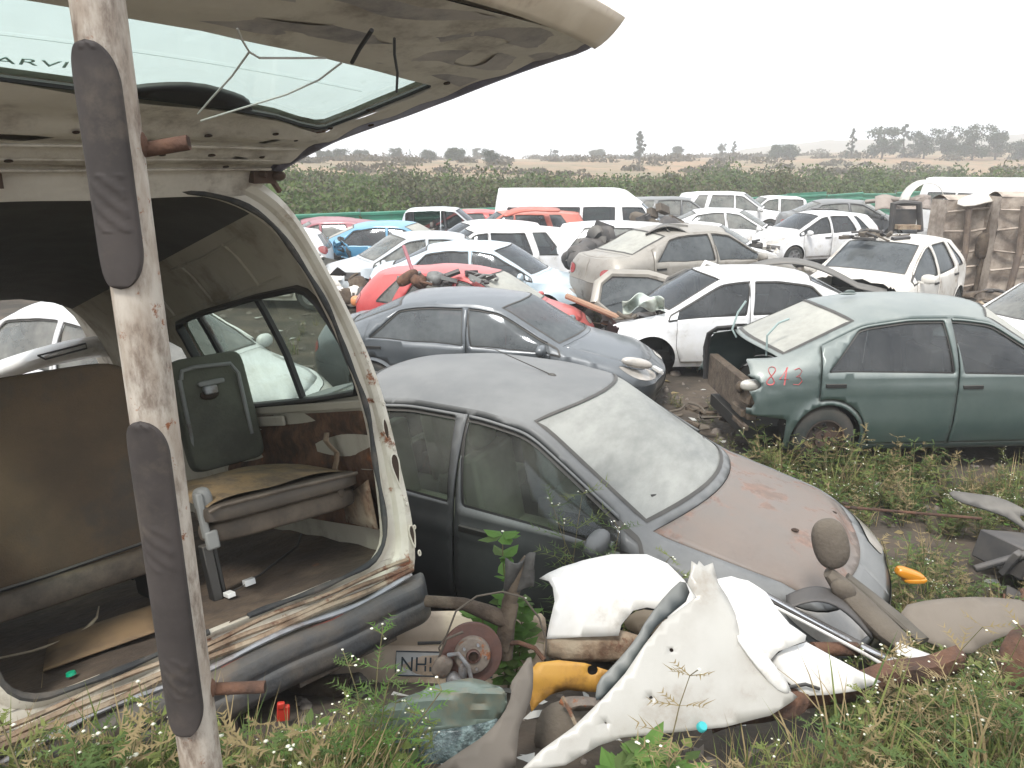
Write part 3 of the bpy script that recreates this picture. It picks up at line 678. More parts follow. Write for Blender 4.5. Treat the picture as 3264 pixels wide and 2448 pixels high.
vehicle('hatchback', HATCH, (9.2, 23.9, .02), 197, 'paint_white', 'white hatchback with mirror and dark windows, facing left before the black car', glassm='glass_dark', scale=1.03)
vehicle('hatchback', SEDAN, (3.22, 11.45, .0), 184, 'paint_white', 'white hatchback with its nose cut away, behind the green sedan', st=.06, cut=1.75, glassm='glass_dark', miss=('headlight', 'front_bumper', 'bonnet', 'mirror_l', 'mirror_r'), wheels=('rl', 'rr'))
vehicle('sedan', SEDAN, (11.48, 27.0, .28), -8, 'paint_dark', 'black car with a cream fogged windscreen near the fence', gl_front='glass_screen')
vehicle('minibus', VAN, (16.2, 26.0, .25), -62, 'paint_white', 'white minibus with wide windscreen standing behind the upturned chassis', cat='minibus', gl_front='glass_dusty')
vehicle('pickup', PICKUP, (10.6, 31.6, .0), 180, 'paint_white', 'small white pickup cab in the gap by the fence', cat='pickup')
vehicle('sedan', SEDAN, (7.9, 10.6, -.05), 200, 'paint_white', 'white sedan front wing cut off by the right edge', glassm='glass_mid')
vehicle('sedan', SEDAN, (-4.0, 7.9, .12), -25, 'paint_white', 'white sedan seen through the minibus side window', miss=('boot',))
# ================= the open minibus =================
va = R_(43.4); vt = R_(15)
VR = Vector((math.cos(va), math.sin(va), 0)); VFh = Vector((-math.sin(va), math.cos(va), 0))
VF = VFh*math.cos(vt)+Vector((0, 0, -math.sin(vt))); VU = VFh*math.sin(vt)+Vector((0, 0, math.cos(vt)))
VM = Matrix(((VR.x, VF.x, VU.x, -1.143), (VR.y, VF.y, VU.y, 2.735), (VR.z, VF.z, VU.z, 1.2), (0, 0, 0, 1)))
mat('bus_cream', (.50, .45, .36), (.58, .54, .45), rough=.45, coat=.2, dirt=.25, dirtc=(.16, .10, .05), rust=.20, sc=5)
mat('bus_trim', (.36, .33, .255), (.41, .375, .30), rough=.9, dirt=.30, dirtc=(.19, .165, .12), sc=2.2, bump=.15, bsc=60)
mat('bus_gate', (.66, .62, .54), (.58, .54, .47), rough=.75, dirt=.30, dirtc=(.26, .22, .18), sc=3.5, bump=.2, bsc=30)
mat('bus_gate_lower', (.50, .46, .43), (.42, .39, .37), rough=.85, dirt=.45, dirtc=(.19, .19, .20), sc=3, bump=.3, bsc=18)
mat('bus_headliner', (.10, .098, .092), (.085, .083, .078), rough=1, sc=6, bump=.2, bsc=120)
mat('bus_floor', (.12, .085, .055), (.085, .06, .04), rough=.95, dirt=.6, dirtc=(.045, .032, .022), sc=3, bump=.5, bsc=25, rust=.1)
mat('bus_seatback', (.075, .052, .032), (.105, .070, .040), rough=.9, dirt=.28, dirtc=(.06, .05, .04), sc=2.6, bump=.35, bsc=140)
mat('vinyl_seam', (.05, .038, .026), rough=.8)
mat('bus_cushion', (.25, .165, .075), (.19, .135, .075), rough=.95, dirt=.45, dirtc=(.09, .065, .04), sc=4, bump=.3, bsc=60, stretch=(3, 1, 1))
mat('bus_jump', (.095, .097, .07), (.075, .077, .058), rough=.9, dirt=.35, dirtc=(.05, .045, .035), sc=3, bump=.2, bsc=80)
mat('seat_band', (.13, .10, .07), (.09, .068, .048), rough=.7, dirt=.5, dirtc=(.05, .04, .03), sc=5)
mat('rusty', (.13, .065, .038), (.085, .045, .03), rough=.95, sc=7, dirt=.4, dirtc=(.04, .025, .018), bump=.5, bsc=40)
mat('rusty_cream', (.33, .27, .19), (.24, .16, .10), rough=.85, rust=.28, rustc=(.10, .045, .025), sc=6, dirt=.4, dirtc=(.08, .05, .03), bump=.4, bsc=35)
mat('bumper_dark', (.035, .038, .042), (.085, .07, .055), rough=.5, dust=.3, dustc=(.20, .18, .15), dirt=.3, dirtc=(.12, .08, .05), sc=4, bump=.2)
mat('steel_grey', (.25, .26, .27), (.36, .36, .36), rough=.55, metal=.4, dirt=.4, dirtc=(.12, .07, .04), sc=6)
mat('wire_white', (.55, .54, .50), rough=.6); mat('plastic_grey', (.20, .20, .185), (.15, .15, .14), rough=.6, dirt=.2)
mat('bus_text', (.55, .66, .62), rough=.7)
glass('gate_glass', tint=(.66, .78, .72), body=.06, dust=.10, dustc=(.6, .66, .62)); glass('bus_glass', tint=(.60, .70, .62), body=.06, dust=.26, dustc=(.42, .46, .38))
bus = empty('minibus', (0, 0, 0), mw=VM, label='cream minibus with open tailgate, dirty seats and rusty rear sill, nearest on the left', cat='minibus')
IN = [(0, -.01), (.60, -.012), (.70, .0), (.76, .05), (.79, .12), (.82, .45), (.82, .76), (.76, 1.08), (.69, 1.30), (.62, 1.48), (.54, 1.6), (.41, 1.70), (.19, 1.76), (0, 1.78)]
OU = [(0, -.16), (.70, -.16), (.88, -.15), (.93, -.08), (.955, .13), (.94, .45), (.925, .74), (.89, .97), (.80, 1.27), (.735, 1.45), (.665, 1.63), (.57, 1.76), (.40, 1.85), (.2, 1.89), (0, 1.90)]
def sect(pts, n=64, it=2):
    q = np.array(pts, float)
    for _ in range(it):
        a_ = q[:-1]*.75+q[1:]*.25; b = q[:-1]*.25+q[1:]*.75; q = np.concatenate([q[:1], np.stack([a_, b], 1).reshape(-1, 2), q[-1:]])
    s = np.concatenate([[0], np.cumsum(np.hypot(*np.diff(q, axis=0).T))]); t = np.linspace(0, s[-1], n)
    return np.stack([np.interp(t, s, q[:, 0]), np.interp(t, s, q[:, 1])], 1), t
# rear frame ring: outer skin edge, raised bead, drip channel, inner lip
INL = IN[:7]+[(.815, 1.12), (.79, 1.38), (.735, 1.57), (.64, 1.70), (.48, 1.78), (.2, 1.79), (0, 1.785)]
OUL = OU[:7]+[(.915, 1.0), (.88, 1.32), (.835, 1.55), (.76, 1.72), (.62, 1.84), (.44, 1.89), (.2, 1.905), (0, 1.905)]
B = MB(); n = 72
for sg in (1, -1):
    so_, _ = sect(OU if sg > 0 else OUL, 72); si_, _ = sect(IN if sg > 0 else INL, 72)
    rows = []
    for k in range(n):
        o = so_[k]; i_ = si_[k]; pr = [(0, .10), (0, .025), (.10, -.002), (.34, -.012), (.52, .006), (.60, .03), (.80, .034), (.93, .014), (1.0, .01), (1.02, .05)]
        rows.append([(sg*(o[0]+(i_[0]-o[0])*a_), f, o[1]+(i_[1]-o[1])*a_) for a_, f in pr])
    B.add([p for r in rows for p in r], [(k*10+j, k*10+j+1, (k+1)*10+j+1, (k+1)*10+j) if sg > 0 else (k*10+j, (k+1)*10+j, (k+1)*10+j+1, k*10+j+1) for k in range(n-1) for j in range(9)])
B.build('rear_frame', MATS['bus_cream'], bus, ang=25)
# rubber seal round the opening, hanging off in places
T = MB()
for sg in (1, -1):
    si_, _ = sect(IN if sg > 0 else INL, 72)
    P = [(sg*(i_[0]-.004), .012+.01*math.sin(k*.5), i_[1]+.002) for k, i_ in enumerate(si_)]
    T.tube(P[2:], [.013+.003*math.sin(k) for k in range(len(P)-2)], 8)
T.build('door_seal', mat('seal', (.02, .021, .022), (.05, .05, .045), rough=.8, dirt=.3, dirtc=(.12, .10, .08)), bus)
# pressed holes in the right pillar (dark pockets behind shaped rims)
def pocket(c, rx, ru, bend=0.):
    L = []
    for k in range(20):
        t = 2*math.pi*k/20; L.append((c[0]+rx*math.cos(t)+bend*math.sin(2*t)*rx, c[1]+ru*math.sin(t)))
    Hm = MB(); Rm = MB(); Hm.prism([(x, -.010, z) for x, z in L], (0, -.004, 0)); Rm.tube([(x, -.013, z) for x, z in L]+[(L[0][0], -.013, L[0][1])], .0045, 6)
    h_ = Hm.build('pillar_hole', mat('hole_dark', (.03, .02, .013), (.05, .03, .02), rough=1), bus, smooth=False); Rm.build('hole_rim', MATS['bus_cream'], h_)
pocket((.885, .60), .014, .050); pocket((.898, .39), .017, .085, .5); pocket((.915, .06), .013, .055, .3); pocket((.935, -.03), .006, .012); pocket((.935, .10), .005, .008)
for c in ((.91, .50), (.906, .53), (.915, .25), (.92, .22), (.84, 1.02), (.845, .98), (.90, .72), (.86, .93)): pocket(c, .0045, .006)
# shells
def shell(name, sec, hs, m, f0, f1, off=0., sg=1, st=.12, fnose=None, parent=None, solid=0.):
    q, t = sect(sec, 90); S1 = t[-1]
    s_of = lambda u: float(np.interp(u, q[8:86, 1], t[8:86]))
    outer = resample(np.array([(f0, 0), (f1, 0), (f1, S1), (f0, S1)]), st)
    H = [np.array([(f, s_of(u)) for f, u in h]) for h in hs]; H = [rpoly(h, st, 1) for h in H]
    V, F = cdt(outer, H, st)
    r = np.interp(V[:, 1], t, q[:, 0])+off; u = np.interp(V[:, 1], t, q[:, 1]); f = V[:, 0]
    if fnose: f = fnose(f, u)
    return mk(name, np.stack([sg*np.maximum(r, 0), f, u], 1), F if sg < 0 else F[:, ::-1], m, parent or bus, solid=solid)
W_IN = [(.07, .84), (.10, 1.10), (.16, 1.29), (.30, 1.345), (1.86, 1.37), (1.95, 1.31), (1.90, .80), (1.80, .765), (.14, .775)]
W2 = [(2.12, .80), (2.12, 1.33), (3.35, 1.33), (3.35, .80)]
nose = lambda f, u: np.where(f > 3.0, 3.0+(f-3.0)*(1-.42*np.clip((u-.75)/1.1, 0, 1)*1.0), f)
for sg in (1, -1):
    shell('side_panel', (OU if sg > 0 else OUL)[2:], [W_IN, W2], MATS['bus_cream'], .06, 4.6, sg=sg, fnose=nose)
INW = [(.86, -.03), (.87, .10), (.87, .45), (.865, .76), (.82, 1.05), (.76, 1.25), (.70, 1.42), (.62, 1.57), (.52, 1.68)]
INC = [(.52, 1.68), (.40, 1.74), (.19, 1.79), (0, 1.80)]
INWL = INW[:4]+[(.845, 1.12), (.82, 1.36), (.76, 1.56), (.66, 1.70), (.52, 1.79)]; INCL = [(.52, 1.79), (.40, 1.81), (.19, 1.815), (0, 1.80)]
for sg in (1, -1):
    q = sect(INW, 90)
    shell('inner_wall', INW if sg > 0 else INWL, [W_IN, W2], MATS['bus_trim'], .05, 3.9, sg=sg, fnose=nose)
    V = [(sg*r_, f, u-.0) for f in (.05, 1.2, 2.4, 3.85) for r_, u in (INC if sg > 0 else INCL)]
    mk('headliner', [(v[0], nose(np.array(v[1]), v[2]) if v[1] > 3 else v[1], v[2]) for v in V], [(i*4+j, (i+1)*4+j, (i+1)*4+j+1, i*4+j+1) for i in range(3) for j in range(3)], MATS['bus_headliner'], bus)
# ribs pressed in the side lining, window frame and dividers
for sg in (1, -1):
    r_at = lambda u: float(np.interp(u, [p[1] for p in INW], [p[0] for p in INW]))
    T = MB()
    for f in (.62, 1.25, 1.9): T.tube([(sg*(r_at(u)-.004), f+.05*(u-1.4), u) for u in (1.40, 1.45, 1.52, 1.58, 1.63)], .010, 6)
    for u0 in (1.40, 1.62): T.tube([(sg*(r_at(u0)-.004), f, u0+.01*math.sin(f*5)) for f in np.linspace(.35, 2.7, 9)], .008, 6)
    T.build('lining_rib', MATS['bus_trim'], bus)
    Wf = MB(); q = rpoly(np.array(W_IN), .08, 1); loop = [(sg*(r_at(u)-.008), f, u) for f, u in q]; loop.append(loop[0])
    Wf.tube(loop, .030, 8, flat=.6); wf = Wf.build('window', MATS['rubber'], bus)
    G = MB(); rg = lambda u: r_at(u)+.035
    pts = [(sg*rg(u), f, u) for f, u in q]; G.add(pts, [tuple(range(len(pts)))]); G.build('pane', MATS['bus_glass'], wf, smooth=False)
    for f in (.72, 1.55):
        D = MB(); D.tube([(sg*(r_at(u)+.0), f+.02*(u-1), u) for u in np.linspace(.79, 1.35, 8)], .022, 6); D.build('window_bar', MATS['rubber'], wf)
    D = MB(); D.tube([(sg*(r_at(u)+.0), 1.50+.02*(u-1), u) for u in np.linspace(.79, 1.35, 8)], .008, 6); D.build('window_bar', MATS['steel_grey'], wf)
# lower wall: torn lining shows rusted metal, with a cream flap
def wl(f, u, o=0.): return (.862-o, f, u)
A = MB()
A.grid(lambda a_, b: (.858-.02*math.sin(a_*9)*math.sin(b*7)-.012*math.sin(b*23+a_*5), .06+1.9*a_, .10+.60*b), 30, 14)
A.build('torn_lining', mat('torn', (.10, .05, .028), (.17, .09, .05), rough=1, sc=4, dirt=.55, dirtc=(.03, .02, .014), bump=.6, bsc=22, rust=.3), bus)
A = MB(); A.box((.845, .95, .735), (.03, 1.8, .045)); A.box((.84, 1.35, .67), (.02, .8, .06)); A.build('window_ledge', MATS['bus_trim'], bus, bevel=.01)
A = MB(); A.grid(lambda a_, b: (.82-.02*math.sin(9*a_), .42-.05*a_+.05*b, .60-.22*a_), 6, 3); A.grid(lambda a_, b: (.80+.03*b, .10+.35*b, .12+.25*a_*(1-.5*b)), 5, 3); A.build('torn_flap', MATS['rusty_cream'], bus, solid=.004)
# roof skin comes with side panels; floor
def fl(a_, b):
    x = -.86+1.72*a_; f = .03+4.0*b; return (x, f, -.012+.006*math.sin(13*x+3*f)+.006*math.sin(17*f))
Fm = MB(); Fm.grid(fl, 26, 40); Fm.build('floor', MATS['bus_floor'], bus)
Fm = MB(); Fm.grid(lambda a_, b: (-.62+.42*b+.1*a_, .30+.42*a_-.06*b, .004+.03*math.sin(math.pi*b)*math.sin(math.pi*a_)), 12, 8); fm_ = Fm.build('floor_mat', mat('loose_board', (.20, .13, .065), (.15, .10, .055), rough=.9, dirt=.3), bus, solid=.006)
# scuff strips along the sill
T = MB(); rs = np.random.RandomState(4)
for k, (u, f, w_) in enumerate([(-.035, -.02, .010), (-.06, -.045, .012), (-.085, -.05, .014)]):
    T.tube([(x, f+.006*math.sin(7*x+k), u+.006*math.sin(11*x+2*k)) for x in np.linspace(-.88, .86, 40)], w_, 6)
T.build('sill_ridge', MATS['rusty_cream'], bus)
T = MB(); T.tube([(x, -.062-.01*math.sin(5*x), -.112+.012*math.sin(9*x)) for x in np.linspace(-.9, .84, 40)], [.012+.007*abs(math.sin(x*11)) for x in np.linspace(-.9, .84, 40)], 6, flat=.7)
T.build('sill_strip', MATS['steel_grey'], bus)
T = MB(); T.grid(lambda a_, b: (-.1+.9*a_, -.075-.01*b+.01*math.sin(20*a_), -.128-.05*b*(.4+.8*math.sin(math.pi*a_))), 24, 4); T.build('rust_streak', mat('red_rust', (.15, .03, .02), (.10, .03, .02), rough=.7, sc=9), bus, solid=.003)
# bumper: ribbed bar with rounded end, rusty bracket below
def bump_(a_, b):
    x = -.93+1.86*a_; e = max(0, abs(x)-.80)/.13; th = b*math.pi
    prof = [(.00, -.125), (-.09, -.128), (-.122, -.15), (-.126, -.20), (-.120, -.215), (-.118, -.225), (-.126, -.24), (-.124, -.30), (-.10, -.33), (-.04, -.345), (.0, -.35)]
    t = b*(len(prof)-1); i = min(int(t), len(prof)-2); p = np.array(prof[i])*(1-(t-i))+np.array(prof[i+1])*(t-i)
    return (x, p[0]*(1-.75*e*e)+.01*math.sin(8*x)*0.6, p[1]+.004*math.sin(12*x))
B = MB(); B.grid(bump_, 60, 32); B.build('rear_bumper', MATS['bumper_dark'], bus, ang=30)
B = MB(); B.box((-.25, -.02, -.36), (.34, .10, .16), rot=(0, 4, 0)); B.box((-.05, -.03, -.30), (.5, .06, .05)); B.box((.45, -.02, -.34), (.5, .07, .05))
for x in (-.33, -.22, -.14): B.ell((x, -.08, -.34-.05*math.sin(9*x)), (.022, .01, .022), 10, 6, mi=1)
B.build('bumper_bracket', [mat('bracket_dirty', (.10, .09, .08), (.15, .12, .09), rough=.85, dirt=.5, dirtc=(.05, .03, .02), sc=8, bump=.4), MATS['hole_dark']], bus, bevel=.008)
U_ = MB(); U_.box((0, 1.2, -.30), (1.5, 2.4, .10)); U_.box((0, .35, -.24), (1.7, .5, .08)); U_.build('underbody', MATS['black'], bus, smooth=False)
# left lower corner: white body showing
# ---- seats ----
def softbox(mb, c, d, rot=None, mi=0, pw=.35, n=20, m=12): mb.ell(c, (d[0]/2, d[1]/2, d[2]/2), n, m, mi, rot, pw)
S_ = MB(); softbox(S_, (-.42, .78, .70), (.98, .15, .90), rot=(-6, 0, 0), pw=.28, n=32, m=20); o = S_.build('bench_back', MATS['bus_seatback'], bus)
S_ = MB(); S_.tube([(-.92, .66, .29), (-.5, .66, .285), (.06, .67, .30)], .008, 6, mi=0); S_.build('bench_piping', MATS['rubber'], o)
for x_ in (-.72, -.42, -.14):
    S_ = MB(); S_.tube([(x_+.004*math.sin(9*z_), .70+.10*(z_-.3)-.012*math.sin(3.4*z_), z_) for z_ in np.linspace(.36, 1.08, 14)], .0045, 5); S_.build('seam', MATS['vinyl_seam'], o)
S_ = MB(); softbox(S_, (-.42, .85, .215), (1.0, .45, .13), pw=.3); S_.build('bench_base', MATS['seat_band'], bus)
S_ = MB()
for x in (-.8, -.05): S_.box((x, .8, .08), (.05, .4, .17)); S_.box((x, 1.1, .3), (.04, .04, .5))
S_.build('bench_leg', MATS['black'], bus, bevel=.006)
S_ = MB(); softbox(S_, (.59, 1.26, .79), (.42, .12, .64), rot=(-5, 0, 0), pw=.22, n=32, m=16); jb = S_.build('jump_back', MATS['bus_jump'], bus)
S_ = MB(); S_.tube([(.42, 1.20, 1.0), (.43, 1.19, 1.045), (.50, 1.19, 1.055), (.70, 1.19, 1.04), (.735, 1.19, .98), (.74, 1.19, .62)], .012, 8); S_.tube([(.41, 1.20, 1.0), (.405, 1.2, .6)], .012, 8)
S_.build('jump_frame', MATS['plastic_grey'], jb)
S_ = MB(); softbox(S_, (.57, 1.185, .955), (.15, .03, .03), pw=.4); softbox(S_, (.555, 1.18, .915), (.075, .05, .05), pw=.4, mi=1); S_.ell((.55, 1.192, .89), (.055, .018, .03), 14, 6, mi=2); S_.build('latch', [MATS['plastic_grey'], MATS['steel_grey'], MATS['hole_dark']], jb)
S_ = MB(); S_.grid(lambda a_, b: (.06+.70*a_, .16+1.0*b, .455-.03*a_+.045*math.sin(math.pi*a_)**.5*math.sin(math.pi*min(1, b+.08))**.4+.006*math.sin(11*a_+7*b)+.01*b), 26, 22); cu = S_.build('jump_cushion', MATS['bus_cushion'], bus)
S_ = MB(); softbox(S_, (.41, .22, .405), (.74, .20, .085), pw=.35, n=28, m=12, rot=(0, 2.5, 0)); S_.build('cushion_edge', mat('vinyl_dark', (.06, .047, .035), (.09, .07, .05), rough=.6, dirt=.4, dirtc=(.12, .09, .06)), cu)
S_ = MB(); S_.tube([(.05, .125, .44), (.10, .115, .452), (.4, .11, .44), (.76, .115, .415)], .009, 6); S_.build('cushion_piping', MATS['seat_band'], cu)
S_ = MB(); softbox(S_, (.42, .28, .31), (.74, .18, .10), pw=.4, n=28, rot=(0, 3, 0)); S_.ell((.70, .20, .335), (.02, .012, .03), 8, 6); S_.build('jump_base', MATS['seat_band'], bus)
S_ = MB(); S_.box((.045, .20, .42), (.03, .04, .20)); S_.box((.06, .19, .31), (.055, .03, .08)); softbox(S_, (.075, .24, .48), (.07, .10, .11), pw=.7); S_.build('seat_bracket', MATS['plastic_grey'], bus, bevel=.008)
S_ = MB(); S_.box((.10, .42, .12), (.045, .06, .26)); S_.box((.14, .44, .12), (.02, .05, .24)); S_.build('seat_leg', MATS['black'], bus, bevel=.005)
# ---- tailgate, standing open ----
gph = R_(.6); gh = Vector((0, -.03, 1.83)); gg_ = Vector((0, -math.cos(gph), math.sin(gph))); gn = Vector((0, math.sin(gph), math.cos(gph)))
def gp(r_, g, n_=0.): return tuple(Vector((r_, 0, 0))+gh+gg_*g+gn*n_)
gate = empty('tailgate', (0, 0, 0)); gate.parent = bus; gate.matrix_parent_inverse = Matrix()
def gz_(r_, g):   # outer bulge of the gate
    return .055*math.sin(math.pi*min(1, max(0, g/1.75)))**.8-.55*max(0, .03-g)
GW = [(-.12, .52), (0, .56), (.2, .60), (.4, .66), (.7, .82), (.9, .89), (1.07, .93), (1.29, .98), (1.42, 1.02), (1.50, 1.0)]
gw = lambda g: float(np.interp(g, [p[0] for p in GW], [p[1] for p in GW]))
left = [(-gw(g), g) for g in np.linspace(1.50, -.10, 24)]; right = [(gw(g), g) for g in np.linspace(-.10, 1.50, 24)]+[(r_, 1.50+.17*(1-(r_/1.0)**2)) for r_ in np.linspace(.92, -.92, 15)]
gout = resample(np.array(left+right), .07)
gwin = rpoly(np.array([(-.62, .77), (-.3, .71), (.26, .60), (.52, .47), (.59, .49), (.75, .93), (.72, .98), (-.04, 1.20), (-.59, 1.27), (-.74, 1.24), (-.70, .79)]), .05, 1)
hx_ = [(.12, .33), (.20, .33), (.22, .37), (.12, .37)]
def patch(name, outer, holes, m, off, st=.06, flip=False, f=None, **k):
    V, F = cdt(outer, holes, st); z = [gz_(*v)+(off(*v) if callable(off) else off) for v in V]
    return mk(name, [gp(v[0], v[1], zz) for v, zz in zip(V, z)], F[:, ::-1] if flip else F, m, gate, **k)
hexes = [np.array([(.30, .20), (.36, .19), (.365, .21), (.31, .22)]), np.array([(-.06, .33), (.03, .32), (.03, .345), (-.05, .35)]), np.array([(.36, .33), (.39, .31), (.41, .42), (.385, .43)]), np.array([(-.60, .34), (-.42, .30), (-.34, .36), (-.40, .40), (-.55, .42)]), np.array([(.52, .12), (.62, .14), (.66, .18), (.60, .20), (.55, .17)])]
patch('outer_skin', gout, [gwin], MATS['bus_cream'], .012)
def press(r_, g):
    return -.035+.012*math.sin(g*26)*(1 if g < .48 else .3)+.006*vnoise(np.array([r_, g]), 7, 2)+.016*math.exp(-((g-.08)/.03)**2)
patch('inner_panel', offset_poly(gout, .035), [gwin]+hexes, MATS['bus_gate'], press, st=.035)
# dark pressed lower half with openings
low = rpoly(np.array([(.78, 1.02), (.84, 1.0), (.91, 1.18), (.97, 1.34), (.93, 1.47), (.6, 1.56), (0, 1.62), (-.6, 1.57), (-.88, 1.48), (-.9, 1.34), (-.62, 1.32), (0, 1.25), (.72, 1.05)]), .06, 1)
lh = [rpoly(np.array(h), .03, 1) for h in ([(.62, 1.20), (.74, 1.17), (.76, 1.24), (.74, 1.33), (.66, 1.33)], [(.56, 1.36), (.70, 1.38), (.68, 1.44), (.56, 1.43)], [(.25, 1.30), (.45, 1.27), (.50, 1.36), (.30, 1.42)], [(-.3, 1.36), (.1, 1.33), (.14, 1.43), (-.25, 1.48)])]
patch('lower_trim', low, lh, MATS['bus_gate_lower'], lambda r_, g: -.034+.006*math.sin(g*31+2*math.sin(r_*7))+.004*vnoise(np.array([r_, g]), 11, 3), st=.03)
patch('trim_void', offset_poly(low, .02), [], mat('void_dark', (.045, .05, .055), (.03, .03, .03), rough=.9), -.012, st=.1)
patch('glass', offset_poly(gwin, -.01), [], MATS['gate_glass'], .0)
V = []; q = list(gwin)+[gwin[0]]
T = MB(); T.tube([gp(p[0], p[1], gz_(*p)-.018) for p in q], .007, 6, flat=1.4); T.build('glass_seal', MATS['rubber'], gate)
# black blot on the glass edge (motor cover)
patch('wiper_cover', rpoly(np.array([(-.24, .72), (-.1, .68), (.22, .62), (.17, .70), (.09, .75), (-.03, .80), (-.14, .78)]), .03, 1), [], MATS['rubber'], -.03, st=.05, solid=.02)
# outer end of the gate turned up: cream return with the number lamp strip
T = MB(); T.grid(lambda a_, b: gp((-1+2*a_)*(1.0+.04*b), 1.49+.17*(1-(2*a_-1)**2)+.11*b, -.025+.02*b+.04*b*b), 36, 5); T.build('gate_end', mat('gate_end', (.80, .70, .56), (.68, .58, .45), rough=.5, dirt=.2, dirtc=(.3, .2, .12)), gate, solid=.01)  # body cream lightened in the colour so the shaded end looks lit
for sg in (1, -1):
    T = MB(); T.tube([gp(sg*(gw(g)-.004), g, gz_(gw(g), g)-.02) for g in np.linspace(.02, 1.5, 30)], .014, 6, flat=1.8)
    T.build('gate_edge', mat('gate_edge', (.20, .20, .26), (.28, .27, .30), rough=.6, dirt=.3), gate)
for sg in (1, -1):
    T = MB(); T.box(gp(sg*.50, .03, -.045), (.10, .05, .05), rot=(20, 0, 0)); T.ell(gp(sg*.56, .06, -.05), (.03, .03, .02), 10, 6); T.tube([gp(sg*.48, .07, -.04), gp(sg*.56, -.01, -.05), gp(sg*.60, -.04, -.09)], .014, 6)
    T.build('hinge', mat('hinge_rust', (.07, .05, .04), (.12, .07, .05), rough=.9, dirt=.4), gate)
for g0, g1, rr_ in ((.10, .10, .010), (.20, .19, .007), (.33, .30, .009)):
    T = MB(); T.tube([gp(r_, g0+(g1-g0)*abs(r_)+.004*math.sin(9*r_), gz_(r_, g0)-.045) for r_ in np.linspace(-.5-.1*g0, .5+.1*g0, 24)], rr_, 6, flat=.6); T.build('pressed_rib', MATS['bus_gate'], gate)
for r_, g in ((.20, .26), (.30, .14), (.41, .24), (.02, .26), (-.12, .16), (.47, .42), (.36, .48), (.12, .45), (.55, .55), (.60, .75), (.73, 1.05), (.70, .60), (-.3, .45), (-.45, .2)):
    T = MB(); T.lathe([(0, .002), (.011+.004*math.sin(9*r_), .0), (.012, -.004)], gp(r_, g, gz_(r_, g)-.052), (0, -.02, -1), 12); T.build('gate_hole', MATS['hole_dark'], gate)
# stains: peeled dark patches on the panel are dirt
W_ = MB(); n_ = -.06
W_.tube([gp(*p, n_) for p in [(-.18, 1.41), (-.15, 1.36), (-.1, 1.29), (-.08, 1.13), (-.07, .95), (-.06, .82)]], .0028, 6)
W_.tube([gp(*p, n_) for p in [(-.1, 1.29), (-.06, 1.26), (.03, 1.28), (.11, 1.3)]], .0028, 6)
W_.tube([gp(*p, n_) for p in [(.17, 1.28), (.17, 1.25), (.17, 1.15), (.13, 1.02), (.08, .94), (-.03, .76)]], .0028, 6)
W_.build('loose_wire', MATS['wire_white'], gate)
W_ = MB(); W_.tube([gp(*p, -.07) for p in [(.21, 1.48), (.27, 1.39), (.36, 1.27), (.45, 1.13)]], .004, 6); W_.tube([gp(*p, -.065) for p in [(.13, 1.5), (.16, 1.39), (.19, 1.3)]], .006, 6); W_.build('cable', MATS['rubber'], gate)
W_ = MB(); W_.tube([gp(-.70+t*1.25, 1.0-.06*t-.14*t*t, gz_(-.5+t, 1.0)-.004) for t in np.linspace(0, 1, 12)], .0008, 4); W_.build('heater_line', MATS['bus_text'], gate)
def text(s, size, mw, m, name, parent=None, ext=.0008, sx=1.):
    cu_ = bpy.data.curves.new(name, 'FONT'); cu_.body = s; cu_.size = size; cu_.extrude = ext; cu_.align_x = 'LEFT'; cu_.space_character = 1.05
    tmp = bpy.data.objects.new(name, cu_); col.objects.link(tmp); bpy.context.view_layer.update()
    me = bpy.data.meshes.new_from_object(tmp.evaluated_get(bpy.context.evaluated_depsgraph_get())); bpy.data.objects.remove(tmp)
    me.materials.clear(); me.materials.append(m); o = bpy.data.objects.new(name, me); col.objects.link(o)
    if parent: o.parent = parent
    o.matrix_world = mw@Matrix.Diagonal((sx, 1, 1, 1)); return o
bpy.context.view_layer.update()
p0 = Vector(gp(-.60, .80, .058)); Mt = Matrix.Identity(4); xa = Vector((1, 0, .0)); ya = -gg_*1.0
ya = Vector(gg_); za = xa.cross(ya); Mt = Matrix(((xa.x, ya.x, za.x, p0.x), (xa.y, ya.y, za.y, p0.y), (xa.z, ya.z, za.z, p0.z), (0, 0, 0, 1)))
text('SARVIC', .06, VM@Mt, MATS['bus_text'], 'lettering', gate, sx=1.35)
# things lying on the minibus floor
def vloc(r_, f, u): return VM@Vector((r_, f, u))
T = MB(); T.box((0, 0, .01), (.035, .06, .02)); T.box((.12, .06, .015), (.05, .035, .028)); T.tube([(.0, .03, .012), (.05, .05, .006), (.11, .055, .012)], .003, 5, mi=1)
o = T.build('plug_connector', [mat('plastic_white', (.7, .7, .66), rough=.5), MATS['rubber']], mw=VM@Matrix.Translation((.14, .36, .0)), bevel=.004); tag(o, 'white plastic plug connectors with short cable on the minibus floor', 'connector')
T = MB(); T.lathe([(0, .012), (.016, .012), (.018, 0), (0, 0)], n=14); o = T.build('bottle_cap', mat('cap_green', (.0, .28, .14), rough=.4), mw=VM@Matrix.Translation((-.56, .13, .004))); tag(o, 'small green bottle cap on the minibus floor', 'bottle cap')
T = MB(); T.tube([(-.8, .75, .012), (-.6, .62, .01), (-.45, .58, .012), (-.40, .60, .02), (-.33, .70, .03), (-.30, .76, .06)], [.004, .005, .009, .012, .006, .003], 6); o = T.build('bent_strap', mat('strap', (.32, .26, .18), rough=.8), mw=VM); tag(o, 'bent pale strap lying on the dark floor under the minibus bench', 'strap')
